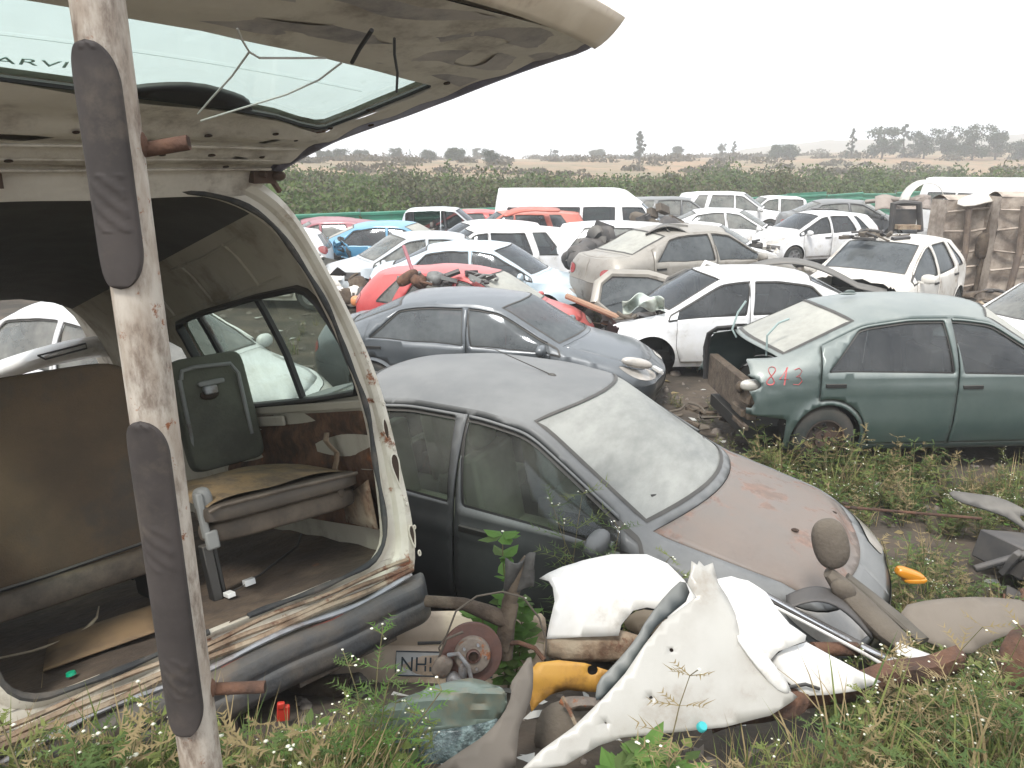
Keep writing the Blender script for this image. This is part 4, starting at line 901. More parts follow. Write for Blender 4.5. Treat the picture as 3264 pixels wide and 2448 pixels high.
T = MB(); T.tube([(.24, .45, .01), (.35, .50, .006), (.5, .62, .008), (.66, .72, .02), (.76, .86, .04)], .006, 6); o = T.build('floor_cable', MATS['rubber'], mw=VM); tag(o, 'thin dark cable trailing across the minibus floor below the single seat', 'cable')
# ================= upright side step bar =================
bar = empty('step_bar', (-.697, 1.42, .85), label='white rust speckled side step bar standing on end, with two black tread pads', cat='step bar')
T = MB(); rb = .0435
T.tube([(0, 0, 0), (0, 0, .5), (0, 0, 1.2), (0, 0, 2.0), (0, 0, 2.9)], rb, 40); T.build('tube', mat('bar_white', (.50, .45, .38), (.34, .28, .22), rough=.55, sc=22, dirt=.42, dirtc=(.11, .07, .045), rust=.16, stretch=(1, 1, .35)), bar)
def pad(z0, z1, name='tread_pad'):
    half = 1.05; c = math.radians(-97)   # centre direction round the tube
    V = []; F = []; nu, nv = 150, 22
    for i in range(nu+1):
        t = i/nu; z = z0+(z1-z0)*t; d = min(z-z0, z1-z); R0 = .075; wv = 1 if d > R0 else math.sqrt(max(0, 1-((R0-d)/R0)**2))
        for j in range(nv+1):
            s = (j/nv*2-1); an = c+half*wv*s; e = min(1, (1-abs(s))*7)*min(1, (d+.002)/.008); ridge = 0.0016*(1 if math.sin((z*1.0+s*.05)*190) > .1 else 0)*(1 if .10 < (z-z0) % .30 < .20 else 0)*(abs(s) < .6)
            r_ = rb+.001+.0095*e+ridge; V.append((r_*math.cos(an), r_*math.sin(an), z))
    F = [(i*(nv+1)+j, i*(nv+1)+j+1, (i+1)*(nv+1)+j+1, (i+1)*(nv+1)+j) for i in range(nu) for j in range(nv)]
    mk(name, V, F, mat('tread_rubber', (.032, .026, .023), (.055, .045, .040), rough=.75, sc=6, dirt=.25, dirtc=(.10, .08, .06)), bar, ang=50)
pad(1.93, 2.345); pad(.965, 1.68)
for z, L_ in ((2.18, .085), (1.045, .12)):
    T = MB(); T.tube([(.03, .02, z-.01), (.03+L_, .03, z+(.004 if z > 2 else -.012))], .0135, 14); T.lathe([(.0, 0), (.011, .0)], (.031+L_, .03, z+(.004 if z > 2 else -.012)), (1, .1, .0), 12, mi=1); T.ell((.038, .01, z), (.012, .016, .024), 8, 6)
    T.build('bracket', [MATS['rusty'], MATS['hole_dark']], bar)
# ================= parts strewn about =================
TP = R_(16.1)
def at(px, py, Y, z=None):
    """a point of the place at distance Y (metres ahead) or at height z, by where it shows in the photograph (2212 px wide)"""
    x = (px-1106)/1660; y = (py-829.5)/1660; d = np.array([x, math.cos(TP)-y*math.sin(TP), -math.sin(TP)-y*math.cos(TP)])
    t = Y/d[1] if z is None else (z-3)/d[2]
    return np.array([0, 0, 3.])+d*t
def panel(name, pts, ref, nrm, m, label=None, cat=None, holes=(), th=.004, bulge=.03, crease=None, st=.05, rnd=1, parent=None, wav=.0022, off=0., group=None, hem=0.):
    """pressed sheet: outline on a sloping plane through ref=(px,py,Y) facing nrm, curved by bulge, with real thickness"""
    c = at(*ref); n = np.array(nrm, float); n /= np.linalg.norm(n); u = np.cross([0, 0, 1.], n); u /= np.linalg.norm(u); v = np.cross(n, u)
    def to2(p):
        x = (p[0]-1106)/1660; y = (p[1]-829.5)/1660; d = np.array([x, math.cos(TP)-y*math.sin(TP), -math.sin(TP)-y*math.cos(TP)]); o = np.array([0, 0, 3.])
        q = o+d*(((c-o)@n)/(d@n))-c; return (q@u, q@v)
    P = rpoly(np.array([to2(p) for p in pts]), st, rnd); H = [rpoly(np.array([to2(p) for p in h]), st*.6, 2) for h in holes]
    V, F = cdt(P, H, st); lo, hi = P.min(0), P.max(0); ce = (lo+hi)/2; hw = (hi-lo)/2
    q = (V-ce)/hw; z = bulge*(1-.5*(q**2).sum(1))+wav*vnoise(V, 14, 5)+off
    if crease is not None:
        for (a0, b0, s_, w_) in crease: # line through to2 points, step
            A_, B_ = np.array(to2(a0)), np.array(to2(b0)); t_ = (B_-A_)/np.linalg.norm(B_-A_); dn = (V-A_)@np.array([-t_[1], t_[0]]); z = z+s_*np.tanh(dn/w_)
    W = [u*a_+v*b+n*zz for (a_, b), zz in zip(V, z)]
    o = mk(name, W, F, m, parent, solid=th)
    if parent is None: o.location = c; tag(o, label, cat, group)
    o['_'] = 0; del o['_']
    return o, (c, u, v, n, to2)
N = lambda *a_: a_
mat('fender_white', (.72, .71, .68), (.64, .62, .57), rough=.38, coat=.4, dirt=.16, dirtc=(.30, .25, .19), dust=.2, dustc=(.5, .46, .4), sc=3)
mat('fender_grey', (.42, .405, .365), (.36, .34, .30), rough=.5, coat=.15, dirt=.25, dirtc=(.24, .20, .15), sc=3)
mat('lid_cream', (.74, .60, .46), (.62, .49, .36), rough=.55, dirt=.3, dirtc=(.24, .15, .09), sc=3)
mat('yellow_plastic', (.50, .27, .045), (.44, .22, .04), rough=.6, dirt=.35, dirtc=(.16, .09, .03), sc=6)
mat('shard_brown', (.10, .085, .07), (.13, .11, .09), rough=.75, dust=.4, dustc=(.16, .14, .11))
mat('disc_rust', (.115, .055, .04), (.085, .045, .035), rough=.6, sc=10, bump=.15); mat('disc_hub', (.16, .13, .105), (.22, .18, .14), rough=.75, rust=.35, sc=14, bump=.3)
mat('mud_metal', (.13, .10, .07), (.09, .065, .045), rough=.95, dirt=.4, dirtc=(.05, .035, .025), sc=8, bump=.5)
mat('seat_mud', (.085, .068, .052), (.11, .09, .07), rough=.9, dust=.5, dustc=(.16, .135, .10), sc=5, bump=.3, bsc=50)
mat('dark_trim', (.03, .03, .032), (.06, .055, .05), rough=.6, dust=.5, dustc=(.16, .14, .12)); mat('chrome', (.62, .62, .62), rough=.25, metal=.9, dirt=.3)
mat('tarp_green', (.16, .20, .165), (.11, .145, .12), rough=.4, coat=.3, dirt=.35, dirtc=(.20, .17, .11), sc=5, stretch=(1, 4, 1))
mat('broken_glass', (.03, .05, .05), (.22, .30, .29), rough=.15, coat=.5, sc=16, bump=.9, bsc=70, dirt=.3, dirtc=(.02, .025, .025))
mat('plate_white', (.72, .72, .70), rough=.5, dirt=.25); mat('plate_ink', (.03, .045, .06), rough=.5)
# cream boot lid with number plate
lid, fr = panel('boot_lid', [N(712, 1452), N(728, 1412), N(790, 1362), N(850, 1326), N(905, 1318), N(1165, 1320), N(1182, 1340), N(1176, 1412), N(1166, 1470), N(1080, 1502), N(960, 1500), N(860, 1494), N(765, 1484), N(725, 1470)],
    (950, 1410, 3.35), (.02, -.9, .42), MATS['lid_cream'], 'cream boot lid with part of an NHL number plate, lying behind the brake disc', 'boot lid', bulge=.05, th=.02, crease=[(N(750, 1388), N(1170, 1368), .012, .01), (N(730, 1412), N(1170, 1400), -.02, .012)], st=.045)
c, u, v, n, to2 = fr; root = lid
def onpanel(fr, px, py, off): c, u, v, n, to2 = fr; a_, b = to2((px, py)); return c+u*a_+v*b+n*off
def fmat(fr, px, py, off, tilt=0.):
    c, u, v, n, to2 = fr; p = onpanel(fr, px, py, off); ca, sa = math.cos(tilt), math.sin(tilt); uu = u*ca+v*sa; vv = -u*sa+v*ca
    return Matrix(((uu[0], vv[0], n[0], p[0]), (uu[1], vv[1], n[1], p[1]), (uu[2], vv[2], n[2], p[2]), (0, 0, 0, 1)))
bpy.context.view_layer.update()
T = MB(); T.box((.24, .0, 0), (.48, .115, .006)); T.tube([(0, -.0575, .004), (0, .0575, .004), (.48, .0575, .004), (.48, -.0575, .004), (0, -.0575, .004)], .0035, 6, mi=1)
pl_ = T.build('number_plate', [MATS['plate_white'], MATS['plate_ink']]); pl_.parent = lid; pl_.matrix_world = fmat(fr, 858, 1428, .050, R_(-2))
text('NHL', .098, fmat(fr, 866, 1444, .056, R_(-2)), MATS['plate_ink'], 'plate_lettering', pl_, sx=.92)
T = MB(); T.tube([onpanel(fr, 905, 1385, .06), onpanel(fr, 960, 1383, .06)], .008, 6); b_ = T.build('lid_handle', MATS['rubber']); b_.parent = lid; b_.matrix_world = Matrix.Identity(4)
# silencer box and pipe mouth in front of the lid
T = MB(); a0 = at(640, 1492, 3.1); a1 = at(768, 1482, 3.0); T.tube([a0, a0*.5+a1*.5, a1], [.055, .06, .058], 18); T.lathe([(.030, 0), (.044, 0), (.044, .05), (.034, .05), (.034, -.05)], at(775, 1478, 2.98), (.35, -.9, .15), 20, mi=1)
o = T.build('silencer', [MATS['mud_metal'], MATS['rubber']]); tag(o, 'muddy exhaust silencer with an open round mouth at the lower left of the boot lid', 'silencer')
# brake disc, knuckle, strut
ax = np.array([.16, -.93, .33]); ax /= np.linalg.norm(ax); dc = at(1020, 1412, 2.85)
hub = empty('brake_assembly', tuple(dc), label='rusty brake disc and hub on a muddy suspension strut', cat='brake disc')
T = MB(); T.lathe([(.062, -.02), (.128, -.024), (.131, -.02), (.131, -.002), (.128, .002), (.079, .002), (.076, .004), (.074, .030), (.070, .036), (.03, .037), (.028, .05), (.022, .052), (.021, .01), (0, .01)], (0, 0, 0), ax, 48)
T.lathe([(.020, .03), (0, .03)], (0, 0, 0), ax, 20, mi=2)
uu = np.cross(ax, [0, 0, 1.]); uu /= np.linalg.norm(uu); vv = np.cross(ax, uu)
T.F = T.F; mk('disc', T.V, T.F, [MATS['disc_rust'], MATS['steel_grey'], MATS['hole_dark']], hub, fm=[(3 if False else 0) if i < 48*5 else 0 for i in range(len(T.F))][:len(T.F)] if False else T.M, ang=25)
T = MB(); T.lathe([(.0785, .004), (.076, .031), (.071, .0385), (.031, .039), (.0305, .03)], (0, 0, 0), ax, 40); mk('hub', T.V, T.F, MATS['disc_hub'], hub)
for k in range(5):
    a_ = k*2*math.pi/5+.5; T = MB(); p = (uu*math.cos(a_)+vv*math.sin(a_))*.052; T.tube([p+ax*.036, p+ax*.058], .0058, 8); T.build('wheel_stud', MATS['steel_grey'], hub)
rel = lambda px, py, Y: at(px, py, Y)-dc
T = MB(); T.tube([rel(1085, 1400, 2.98), rel(1098, 1330, 3.0), rel(1105, 1300, 3.02)], [.042, .045, .04], 12, flat=.7); T.tube([rel(1090, 1420, 2.98), rel(1100, 1300, 3.02), rel(1128, 1225, 3.05), rel(1140, 1205, 3.06)], [.036, .034, .026, .02], 14)
T.build('strut', MATS['mud_metal'], hub)
T = MB(); T.grid(lambda a_, b: rel(1095+62*a_-8*b, 1205+70*b+12*math.sin(5*a_), 3.02-.03*math.sin(7*a_+3*b)), 8, 6); T.build('strut_top', mat('strut_top', (.10, .095, .085), (.06, .055, .05), rough=.8, sc=12), hub, solid=.012)
T = MB(); T.tube([rel(920, 1298, 3.1), rel(1000, 1304, 3.06), rel(1050, 1322, 3.02), rel(1100, 1342, 3.0)], [.026, .028, .036, .04], 12); T.build('arm', MATS['mud_metal'], hub)
T = MB(); T.tube([rel(1065, 1391, 2.97), rel(1120, 1388, 2.96), rel(1155, 1400, 2.93), rel(1175, 1425, 2.9)], .011, 8); T.build('stabiliser', MATS['rusty'], hub)
T = MB(); T.ell(rel(955, 1440, 2.80), (.04, .025, .05), 12, 8, rot=(0, 25, 0), pw=.6); T.ell(rel(985, 1472, 2.79), (.045, .03, .03), 12, 8, rot=(0, 40, 0), pw=.6, mi=1); T.ell(rel(1000, 1450, 2.80), (.02, .02, .045), 10, 8, mi=1); T.tube([rel(968, 1415, 2.8), rel(990, 1412, 2.78), rel(1012, 1440, 2.76), rel(1020, 1475, 2.76)], .009, 8, mi=1); T.box(rel(985, 1500, 2.8), (.05, .03, .06))
T.build('caliper', [MATS['disc_hub'], MATS['steel_grey']], hub)
T = MB(); T.tube([rel(*p) for p in [(955, 1425, 2.84), (948, 1400, 2.86), (965, 1372, 2.88), (985, 1320, 2.9), (1030, 1288, 2.93), (1085, 1278, 2.95), (1130, 1290, 2.95), (1165, 1335, 2.93), (1180, 1385, 2.92), (1178, 1430, 2.92)]], .0045, 6); T.tube([rel(*p) for p in [(1000, 1365, 2.8), (965, 1380, 2.8), (948, 1420, 2.8), (952, 1455, 2.8)]], .0055, 6)
T.build('brake_cable', MATS['seat_mud'], hub)
# fenders and panels
panel('wing_panel', [N(1165, 1250), N(1185, 1238), N(1215, 1225), N(1255, 1214), N(1320, 1200), N(1395, 1200), N(1440, 1220), N(1475, 1255), N(1500, 1290), N(1490, 1345), N(1450, 1352), N(1430, 1322), N(1395, 1315), N(1365, 1322), N(1340, 1352), N(1335, 1375), N(1180, 1380), N(1186, 1350), N(1198, 1300), N(1194, 1270), N(1185, 1256)],
    (1320, 1290, 3.05), (-.05, -.78, .62), MATS['fender_white'], 'bright white front wing with a round wheel arch, behind the yellow plastic', 'wing', rnd=0, bulge=.05, th=.006, st=.04, crease=[(N(1250, 1215), N(1225, 1360), .012, .02)])
panel('bumper_piece', [N(1180, 1362), N(1250, 1352), N(1330, 1356), N(1400, 1378), N(1425, 1395), N(1400, 1412), N(1330, 1428), N(1240, 1428), N(1170, 1418)], (1290, 1392, 2.98), (0, -.86, .5), MATS['rusty_cream'], 'scuffed cream bumper corner lying under the white wing', 'bumper', bulge=.07, th=.006, st=.04)
panel('panel', [N(1342, 1352), N(1365, 1322), N(1400, 1315), N(1440, 1330), N(1430, 1360), N(1390, 1378)], (1390, 1345, 3.2), (0, -.8, .6), mat('beige_panel', (.40, .31, .21), rough=.7, dirt=.3), 'beige panel showing through the arch of the white wing', 'panel', bulge=.01, th=.01)
_last = panel('wing_panel', [N(1487, 1240), N(1490, 1213), N(1502, 1222), N(1508, 1212), N(1518, 1224), N(1538, 1216), N(1548, 1262), N(1565, 1290), N(1580, 1330), N(1590, 1385), N(1625, 1430), N(1680, 1480), N(1718, 1505), N(1655, 1545), N(1560, 1570), N(1440, 1582), N(1340, 1592), N(1290, 1610), N(1220, 1652), N(1120, 1668), N(1170, 1618), N(1235, 1570), N(1298, 1508), N(1345, 1455), N(1385, 1395), N(1425, 1345), N(1498, 1292), N(1480, 1262)],
    (1450, 1480, 2.42), (.12, -.80, .60), MATS['fender_grey'], 'large greyish white wing panel with torn top spike, frontmost in the scrap pile', 'wing', rnd=0, bulge=.035, th=.004, st=.035, holes=[[N(1395, 1505), N(1402, 1502), N(1405, 1508), N(1398, 1510)], [N(1300, 1560), N(1306, 1558), N(1307, 1564)], [N(1438, 1402), N(1446, 1400), N(1449, 1408), N(1441, 1410)]], crease=[(N(1540, 1260), N(1720, 1510), -.012, .012), (N(1508, 1225), N(1590, 1420), .008, .03)])
wing_o, wfr = _last
wc_ = wfr[0]
for x, y in [(1470, 1318), (1418, 1368), (1375, 1424), (1330, 1480), (1275, 1540)]:
    T = MB(); T.lathe([(0, .002), (.006, .002), (.006, -.002)], onpanel(wfr, x+8, y+4, .012)-wc_, wfr[3], 10); T.build('bolt_hole', MATS['hole_dark'], wing_o)
panel('arch_liner', [N(1478, 1248), N(1492, 1290), N(1440, 1330), N(1405, 1360), N(1385, 1400), N(1350, 1452), N(1300, 1508), N(1285, 1515), N(1290, 1470), N(1320, 1440), N(1370, 1380), N(1395, 1335), N(1440, 1280)], (1390, 1390, 2.50), (.25, -.8, .5), mat('liner_blue', (.07, .085, .09), (.10, .12, .12), rough=.5, dust=.4), 'dark blue grey inner edge behind the torn wing panel', 'liner', bulge=.02, th=.006, st=.04)
panel('hood_panel', [N(1545, 1250), N(1580, 1244), N(1612, 1258), N(1650, 1285), N(1672, 1320), N(1700, 1352), N(1738, 1375), N(1735, 1388), N(1680, 1408), N(1660, 1430), N(1625, 1428), N(1592, 1385), N(1580, 1330), N(1565, 1290)], (1630, 1340, 2.72), (.05, -.66, .75), MATS['fender_white'], 'smooth bright white panel leaning right of the torn spike', 'panel', rnd=0, bulge=.025, th=.005, st=.04, crease=[(N(1600, 1250), N(1700, 1400), .01, .012)])
panel('white_sheet', [N(1662, 1428), N(1690, 1405), N(1738, 1390), N(1790, 1420), N(1850, 1452), N(1900, 1475), N(1850, 1492), N(1790, 1500), N(1740, 1502), N(1700, 1470)], (1780, 1450, 2.62), (.05, -.62, .78), MATS['fender_white'], 'flat white sheet with dirty speckles at the right end of the pile', 'panel', rnd=0, bulge=.015, th=.01, st=.045, crease=[(N(1690, 1430), N(1880, 1480), .012, .006)])
panel('sill_panel', [N(1588, 1372), N(1612, 1372), N(1660, 1425), N(1712, 1490), N(1700, 1500), N(1672, 1486), N(1625, 1430)], (1650, 1435, 2.46), (.3, -.7, .6), MATS['fender_white'], 'narrow white sill strip folded beside the greyish wing', 'sill', bulge=.012, th=.02, st=.05)
def rod(name, P, r, m, label, cat, flat=1., n=8, group=None):
    P = [at(*p) for p in P]; T = MB(); T.tube(P, r, n, flat=flat); o = T.build(name, m); return tag(o, label, cat, group)
rod('trim_strip', [(1608, 1258, 3.05), (1700, 1310, 3.02), (1850, 1390, 2.97), (1925, 1428, 2.92)], .013, MATS['chrome'], 'upper pale metal trim strip slanting down to the right over the pile', 'trim strip', flat=.5)
rod('trim_strip', [(1652, 1300, 2.95), (1760, 1355, 2.93), (1860, 1408, 2.9), (1908, 1436, 2.88)], .008, MATS['fender_white'], 'thin bright white strip below the pale metal trim', 'trim strip')
rod('window_frame', [(1620, 1268, 3.06), (1720, 1322, 3.03), (1830, 1378, 2.99), (1930, 1432, 2.94)], .030, MATS['dark_trim'], 'wide black window frame strip under the metal trim', 'window frame', flat=.4)
rod('window_frame', [(1660, 1320, 2.8), (1735, 1385, 2.78), (1800, 1440, 2.75), (1850, 1490, 2.72)], .018, MATS['dark_trim'], 'black channel strip lying across the flat white sheet', 'window frame', flat=.5)
rod('pipe', [(1755, 1402, 2.9), (1850, 1402, 2.95)], .030, MATS['rusty'], 'short brown pipe poking out between the black strips', 'pipe', n=14)
rod('cable', [(1560, 1545, 2.45), (1610, 1512, 2.5), (1660, 1492, 2.55), (1740, 1478, 2.55), (1770, 1488, 2.55)], .007, MATS['rubber'], 'black cable curling over the foot of the white panels', 'cable')
# dusty seat with headrest
seat = empty('car_seat', tuple(at(1860, 1330, 3.25)), label='mud brown car seat lying back with its rounded headrest up', cat='car seat'); sc = at(1860, 1330, 3.25)
T = MB(); T.ell(at(1794, 1174, 3.35)-sc, (.085, .055, .125), 20, 16, rot=(-12, -14, 0), pw=.85); T.build('headrest', MATS['seat_mud'], seat)
T = MB(); T.tube([at(*p)-sc for p in [(1788, 1235, 3.32), (1812, 1262, 3.3), (1850, 1302, 3.25), (1905, 1355, 3.18), (1958, 1398, 3.1)]], [.045, .075, .095, .10, .075], 16, flat=.55); T.ell(at(1822, 1275, 3.24)-sc, (.07, .04, .05), 14, 8, rot=(0, 40, 0)); T.build('backrest', MATS['seat_mud'], seat)
T = MB(); T.tube([at(*p)-sc for p in [(1830, 1245, 3.4), (1885, 1290, 3.35), (1950, 1345, 3.25), (1995, 1385, 3.15)]], [.03, .04, .05, .045], 12, flat=.5); T.build('bolster', mat('bolster', (.12, .105, .085), (.09, .078, .06), rough=.9), seat)
T = MB(); T.grid(lambda a_, b: at(1700+180*a_, 1290+30*b+60*a_*a_-30*math.sin(math.pi*a_), 3.3-.25*b), 14, 6); o = T.build('wheel_liner', MATS['dark_trim'], solid=.01); tag(o, 'black plastic wheel liner arching below the rusty bonnet edge', 'liner')
# white cups of trim at the end of the strips
T = MB(); T.grid(lambda a_, b: at(1936+112*a_, 1388+42*a_+22*math.sin(math.pi*b)*(1-.2*a_), 2.9-.05*math.sin(math.pi*b)), 10, 6); o = T.build('trim_shell', MATS['fender_white'], solid=.006); tag(o, 'white curved trim shell, upper of two by the rusty beam', 'trim')
T = MB(); T.grid(lambda a_, b: at(1925+95*a_, 1420+30*a_+20*math.sin(math.pi*b), 2.82-.04*math.sin(math.pi*b)), 10, 6); o = T.build('trim_shell', MATS['fender_grey'], solid=.006); tag(o, 'grey white curved trim shell, lower of two by the rusty beam', 'trim')
# rusty beam
T = MB(); A0, A1 = at(1545, 1560, 2.5), at(2085, 1432, 2.72)
def beam(a_, b):
    p = A0*(1-a_)+A1*a_; pr = [(0, .0), (0, .075), (.07, .08), (.075, .0), (.02, -.02)]; t = b*4; i = min(int(t), 3); q = np.array(pr[i])*(1-(t-i))+np.array(pr[i+1])*(t-i)
    return p+np.array([0, q[0], q[1]-.05+.01*math.sin(20*a_)])
T.grid(beam, 30, 12); o = T.build('rusty_beam', MATS['rusty'], ang=30, solid=.006); tag(o, 'long rusty steel beam lying across the foot of the scrap pile', 'beam')
panel('rusty_plate', [N(1655, 1500), N(1745, 1490), N(1750, 1530), N(1700, 1560), N(1660, 1545)], (1700, 1525, 2.45), (0, -.8, .6), MATS['rusty'], 'small orange brown rusty plate on the beam', 'plate', bulge=.01)
# yellow plastic, torn shard, folded screen
panel('yellow_panel', [N(1146, 1445), N(1160, 1430), N(1205, 1424), N(1262, 1430), N(1318, 1448), N(1328, 1462), N(1308, 1496), N(1262, 1494), N(1225, 1490), N(1190, 1500), N(1165, 1520), N(1148, 1540), N(1142, 1500)], (1230, 1465, 2.78), (0, -.88, .42), MATS['yellow_plastic'], 'yellow orange plastic panel with a round hole, right of the brake disc', 'panel', holes=[[N(1268, 1436), N(1286, 1434), N(1292, 1446), N(1282, 1458), N(1268, 1454)]], rnd=0, bulge=.015, th=.005, st=.035, crease=[(N(1150, 1478), N(1320, 1470), .012, .006)])
panel('plastic_shard', [N(1146, 1412), N(1152, 1440), N(1150, 1500), N(1138, 1532), N(1120, 1572), N(1118, 1600), N(1112, 1672), N(920, 1675), N(985, 1628), N(1050, 1585), N(1088, 1540), N(1105, 1500), N(1100, 1478), N(1120, 1450)], (1080, 1560, 2.32), (.1, -.8, .55), MATS['shard_brown'], 'pointed brown plastic shard standing in front of the brake disc', 'shard', bulge=.02, th=.004, st=.04)
panel('folded_screen', [N(800, 1558), N(840, 1530), N(905, 1508), N(975, 1484), N(1030, 1474), N(1062, 1484), N(1092, 1505), N(1096, 1530), N(1078, 1552), N(1040, 1568), N(960, 1578), N(880, 1590), N(825, 1600), N(800, 1590)], (950, 1530, 2.52), (.05, -.55, .83), MATS['tarp_green'], 'greenish folded car screen lying at the foot of the brake disc', 'windscreen', bulge=.05, th=.01, st=.022, wav=.006, crease=[(N(830, 1560), N(1090, 1512), .018, .006), (N(820, 1580), N(1096, 1535), .02, .006), (N(820, 1548), N(1070, 1490), -.012, .005), (N(900, 1500), N(1100, 1530), .008, .005), (N(1030, 1470), N(1000, 1570), -.01, .01)])
panel('shattered_glass', [N(820, 1598), N(880, 1588), N(960, 1574), N(1040, 1562), N(1085, 1548), N(1060, 1590), N(1010, 1620), N(960, 1655), N(930, 1690), N(830, 1690), N(815, 1640)], (940, 1620, 2.4), (.05, -.85, .5), MATS['broken_glass'], 'shattered dark green laminated glass hanging under the folded screen', 'glass', bulge=.02, th=.004, st=.02, wav=.014)
for lab, pts, mm, Y in (('black plastic lump in the hollow under the yellow panel', [(1160, 1540), (1200, 1510), (1270, 1505), (1300, 1540), (1270, 1600), (1200, 1640), (1150, 1620)], 'seat_mud', 2.62), ('grey rounded metal casing below the yellow panel', [(1200, 1508), (1250, 1500), (1300, 1508), (1290, 1530), (1230, 1535)], 'disc_hub', 2.56)):
    panel('debris', [N(*p) for p in pts], (*pts[3], Y), (0, -.8, .5), MATS[mm], lab, 'scrap', bulge=.07, th=.01, wav=.02)
T = MB(); T.tube([at(1215, 1505, 2.5), at(1235, 1545, 2.45), at(1255, 1590, 2.4)], .008, 6); o = T.build('thin_rod', MATS['rusty_cream']); tag(o, 'thin pale rod sticking up beside the shard', 'rod')
# red and turquoise bits
T = MB(); T.box((0, 0, 0), (.05, .02, .07)); T.box((-.01, -.005, .04), (.03, .02, .03)); o = T.build('red_scrap', mat('red_plastic', (.45, .03, .015), rough=.5), bevel=.006); o.location = at(612, 1540, 2.6); o.rotation_euler = (0, .1, .3); tag(o, 'bright red plastic scrap in the dark hollow under the bumper', 'scrap')
T = MB(); T.lathe([(0, .02), (.015, .02), (.018, .015), (.018, 0), (0, 0)], n=20); o = T.build('bottle_cap', mat('turq', (.05, .42, .42), rough=.5)); o.location = at(1514, 1572, 2.3); o.rotation_euler = (.5, .3, 0); tag(o, 'turquoise cap at the foot of the large greyish wing', 'cap')
# right side: black bumper, orange lens, brown sheets
panel('black_bumper', [N(2045, 1058), N(2100, 1070), N(2150, 1078), N(2215, 1110), N(2260, 1150), N(2260, 1195), N(2180, 1130), N(2120, 1108), N(2060, 1085)], (2140, 1100, 5.6), (-.1, -.7, .7), MATS['blackplastic'], 'grey black bumper shell lying in weeds at the right edge', 'bumper', bulge=.08, th=.01, st=.08, holes=[[N(2190, 1118), N(2215, 1122), N(2225, 1140), N(2200, 1134)]])
T = MB(); T.box((0, 0, 0), (.6, .4, .22), rot=(0, 14, 22)); T.box((-.2, -.18, .06), (.3, .05, .2), rot=(20, 8, 40)); T.tube([(-.5, -.2, .0), (-.2, -.25, .14), (.2, -.2, .2), (.4, 0, .1)], .03, 8); o = T.build('black_crate', MATS['dark_trim'], bevel=.03); o.location = at(2215, 1200, 5.2); tag(o, 'black plastic housing half out of frame at the right edge', 'housing')
T = MB(); T.ell((0, 0, 0), (.10, .04, .035), 16, 10, rot=(0, 20, 0), pw=.6); T.ell((.03, 0, -.03), (.08, .05, .02), 12, 8, pw=.7); o = T.build('orange_lens', mat('lens_orange', (.60, .24, .02), rough=.3, coat=.4)); o.location = at(1965, 1241, 4.4); tag(o, 'orange indicator lens lying in the weeds past the rusty bonnet', 'lens')
panel('brown_sheet', [N(1940, 1312), N(2010, 1296), N(2120, 1292), N(2225, 1300), N(2240, 1350), N(2120, 1395), N(2090, 1420), N(2010, 1395), N(1960, 1365)], (2090, 1350, 3.5), (.1, -.5, .85), mat('brown_sheet', (.17, .145, .115), (.13, .11, .085), rough=.8, dust=.4, dustc=(.22, .18, .14)), 'flat dusty brown sheet at the right behind the rusty beam', 'sheet', bulge=.03, th=.01, st=.06)
T = MB(); T.lathe([(.0, .02), (.15, .02), (.165, 0), (.19, .02), (.19, .06), (.17, .3)], n=24); T.lathe([(.15, .02), (.15, .2), (0, .2)], n=24, mi=1); o = T.build('rusty_drum', [MATS['rusty'], MATS['hole_dark']]); o.location = at(2205, 1440, 3.0); o.rotation_euler = (R_(70), 0, R_(25)); tag(o, 'rusty hollow drum at the right edge behind the beam', 'drum')
rod('metal_bar', [(1690, 1060, 5.6), (1760, 1090, 5.5), (2120, 1120, 5.4)], .012, MATS['rusty'], 'thin bar lying in the weeds before the green sedan', 'bar')
# ---- things on the charcoal sedan ----
def wp(root, l): return root.matrix_world@Vector(l)
bpy.context.view_layer.update()
sed = {o['label'][:14]: o for o in col.objects if o.parent is None and 'label' in o and o.type == 'EMPTY'}
gr = sed['dusty charcoal']; gn_ = sed['green sedan wi']; mz = sed['blue grey seda']
def child(mb, name, m, parent, **k): return mb.build(name, m, parent, **k)
T = MB(); T.ell((.14, 0, 1.50), (.035, .02, .022), 10, 6); T.tube([(.12, 0, 1.515), (-.35, .10, 1.60), (-.62, .16, 1.58)], [.004, .003, .002], 6); child(T, 'aerial', MATS['rubber'], gr)
for sg in (1, -1):
    T = MB(); T.tube([(1.22, sg*.12+.05, .985), (1.10, sg*.35, 1.045), (1.02, sg*.52, 1.075)], .007, 6); T.tube([(1.26, sg*.10, .97), (1.22, sg*.12+.05, .99)], .011, 6); child(T, 'wiper', MATS['rubber'], gr)
for c_ in ((1.9, .25), (1.95, .42), (2.0, .38), (1.75, -.2)):
    T = MB(); T.ell((c_[0], c_[1], .90 if c_[0] < 1.8 else .845), (.022, .018, .008), 8, 5); child(T, 'bonnet_spot', MATS['hole_dark'], gr)
T = MB(); T.tube([(.62+.17*math.cos(a_)*.35, -.36+.18*math.sin(a_), .93+.17*math.cos(a_)) for a_ in np.linspace(0, 2*math.pi, 22)], .014, 6); T.box((.64, -.36, .93), (.04, .30, .05)); child(T, 'steering_wheel', MATS['rubber'], gr)
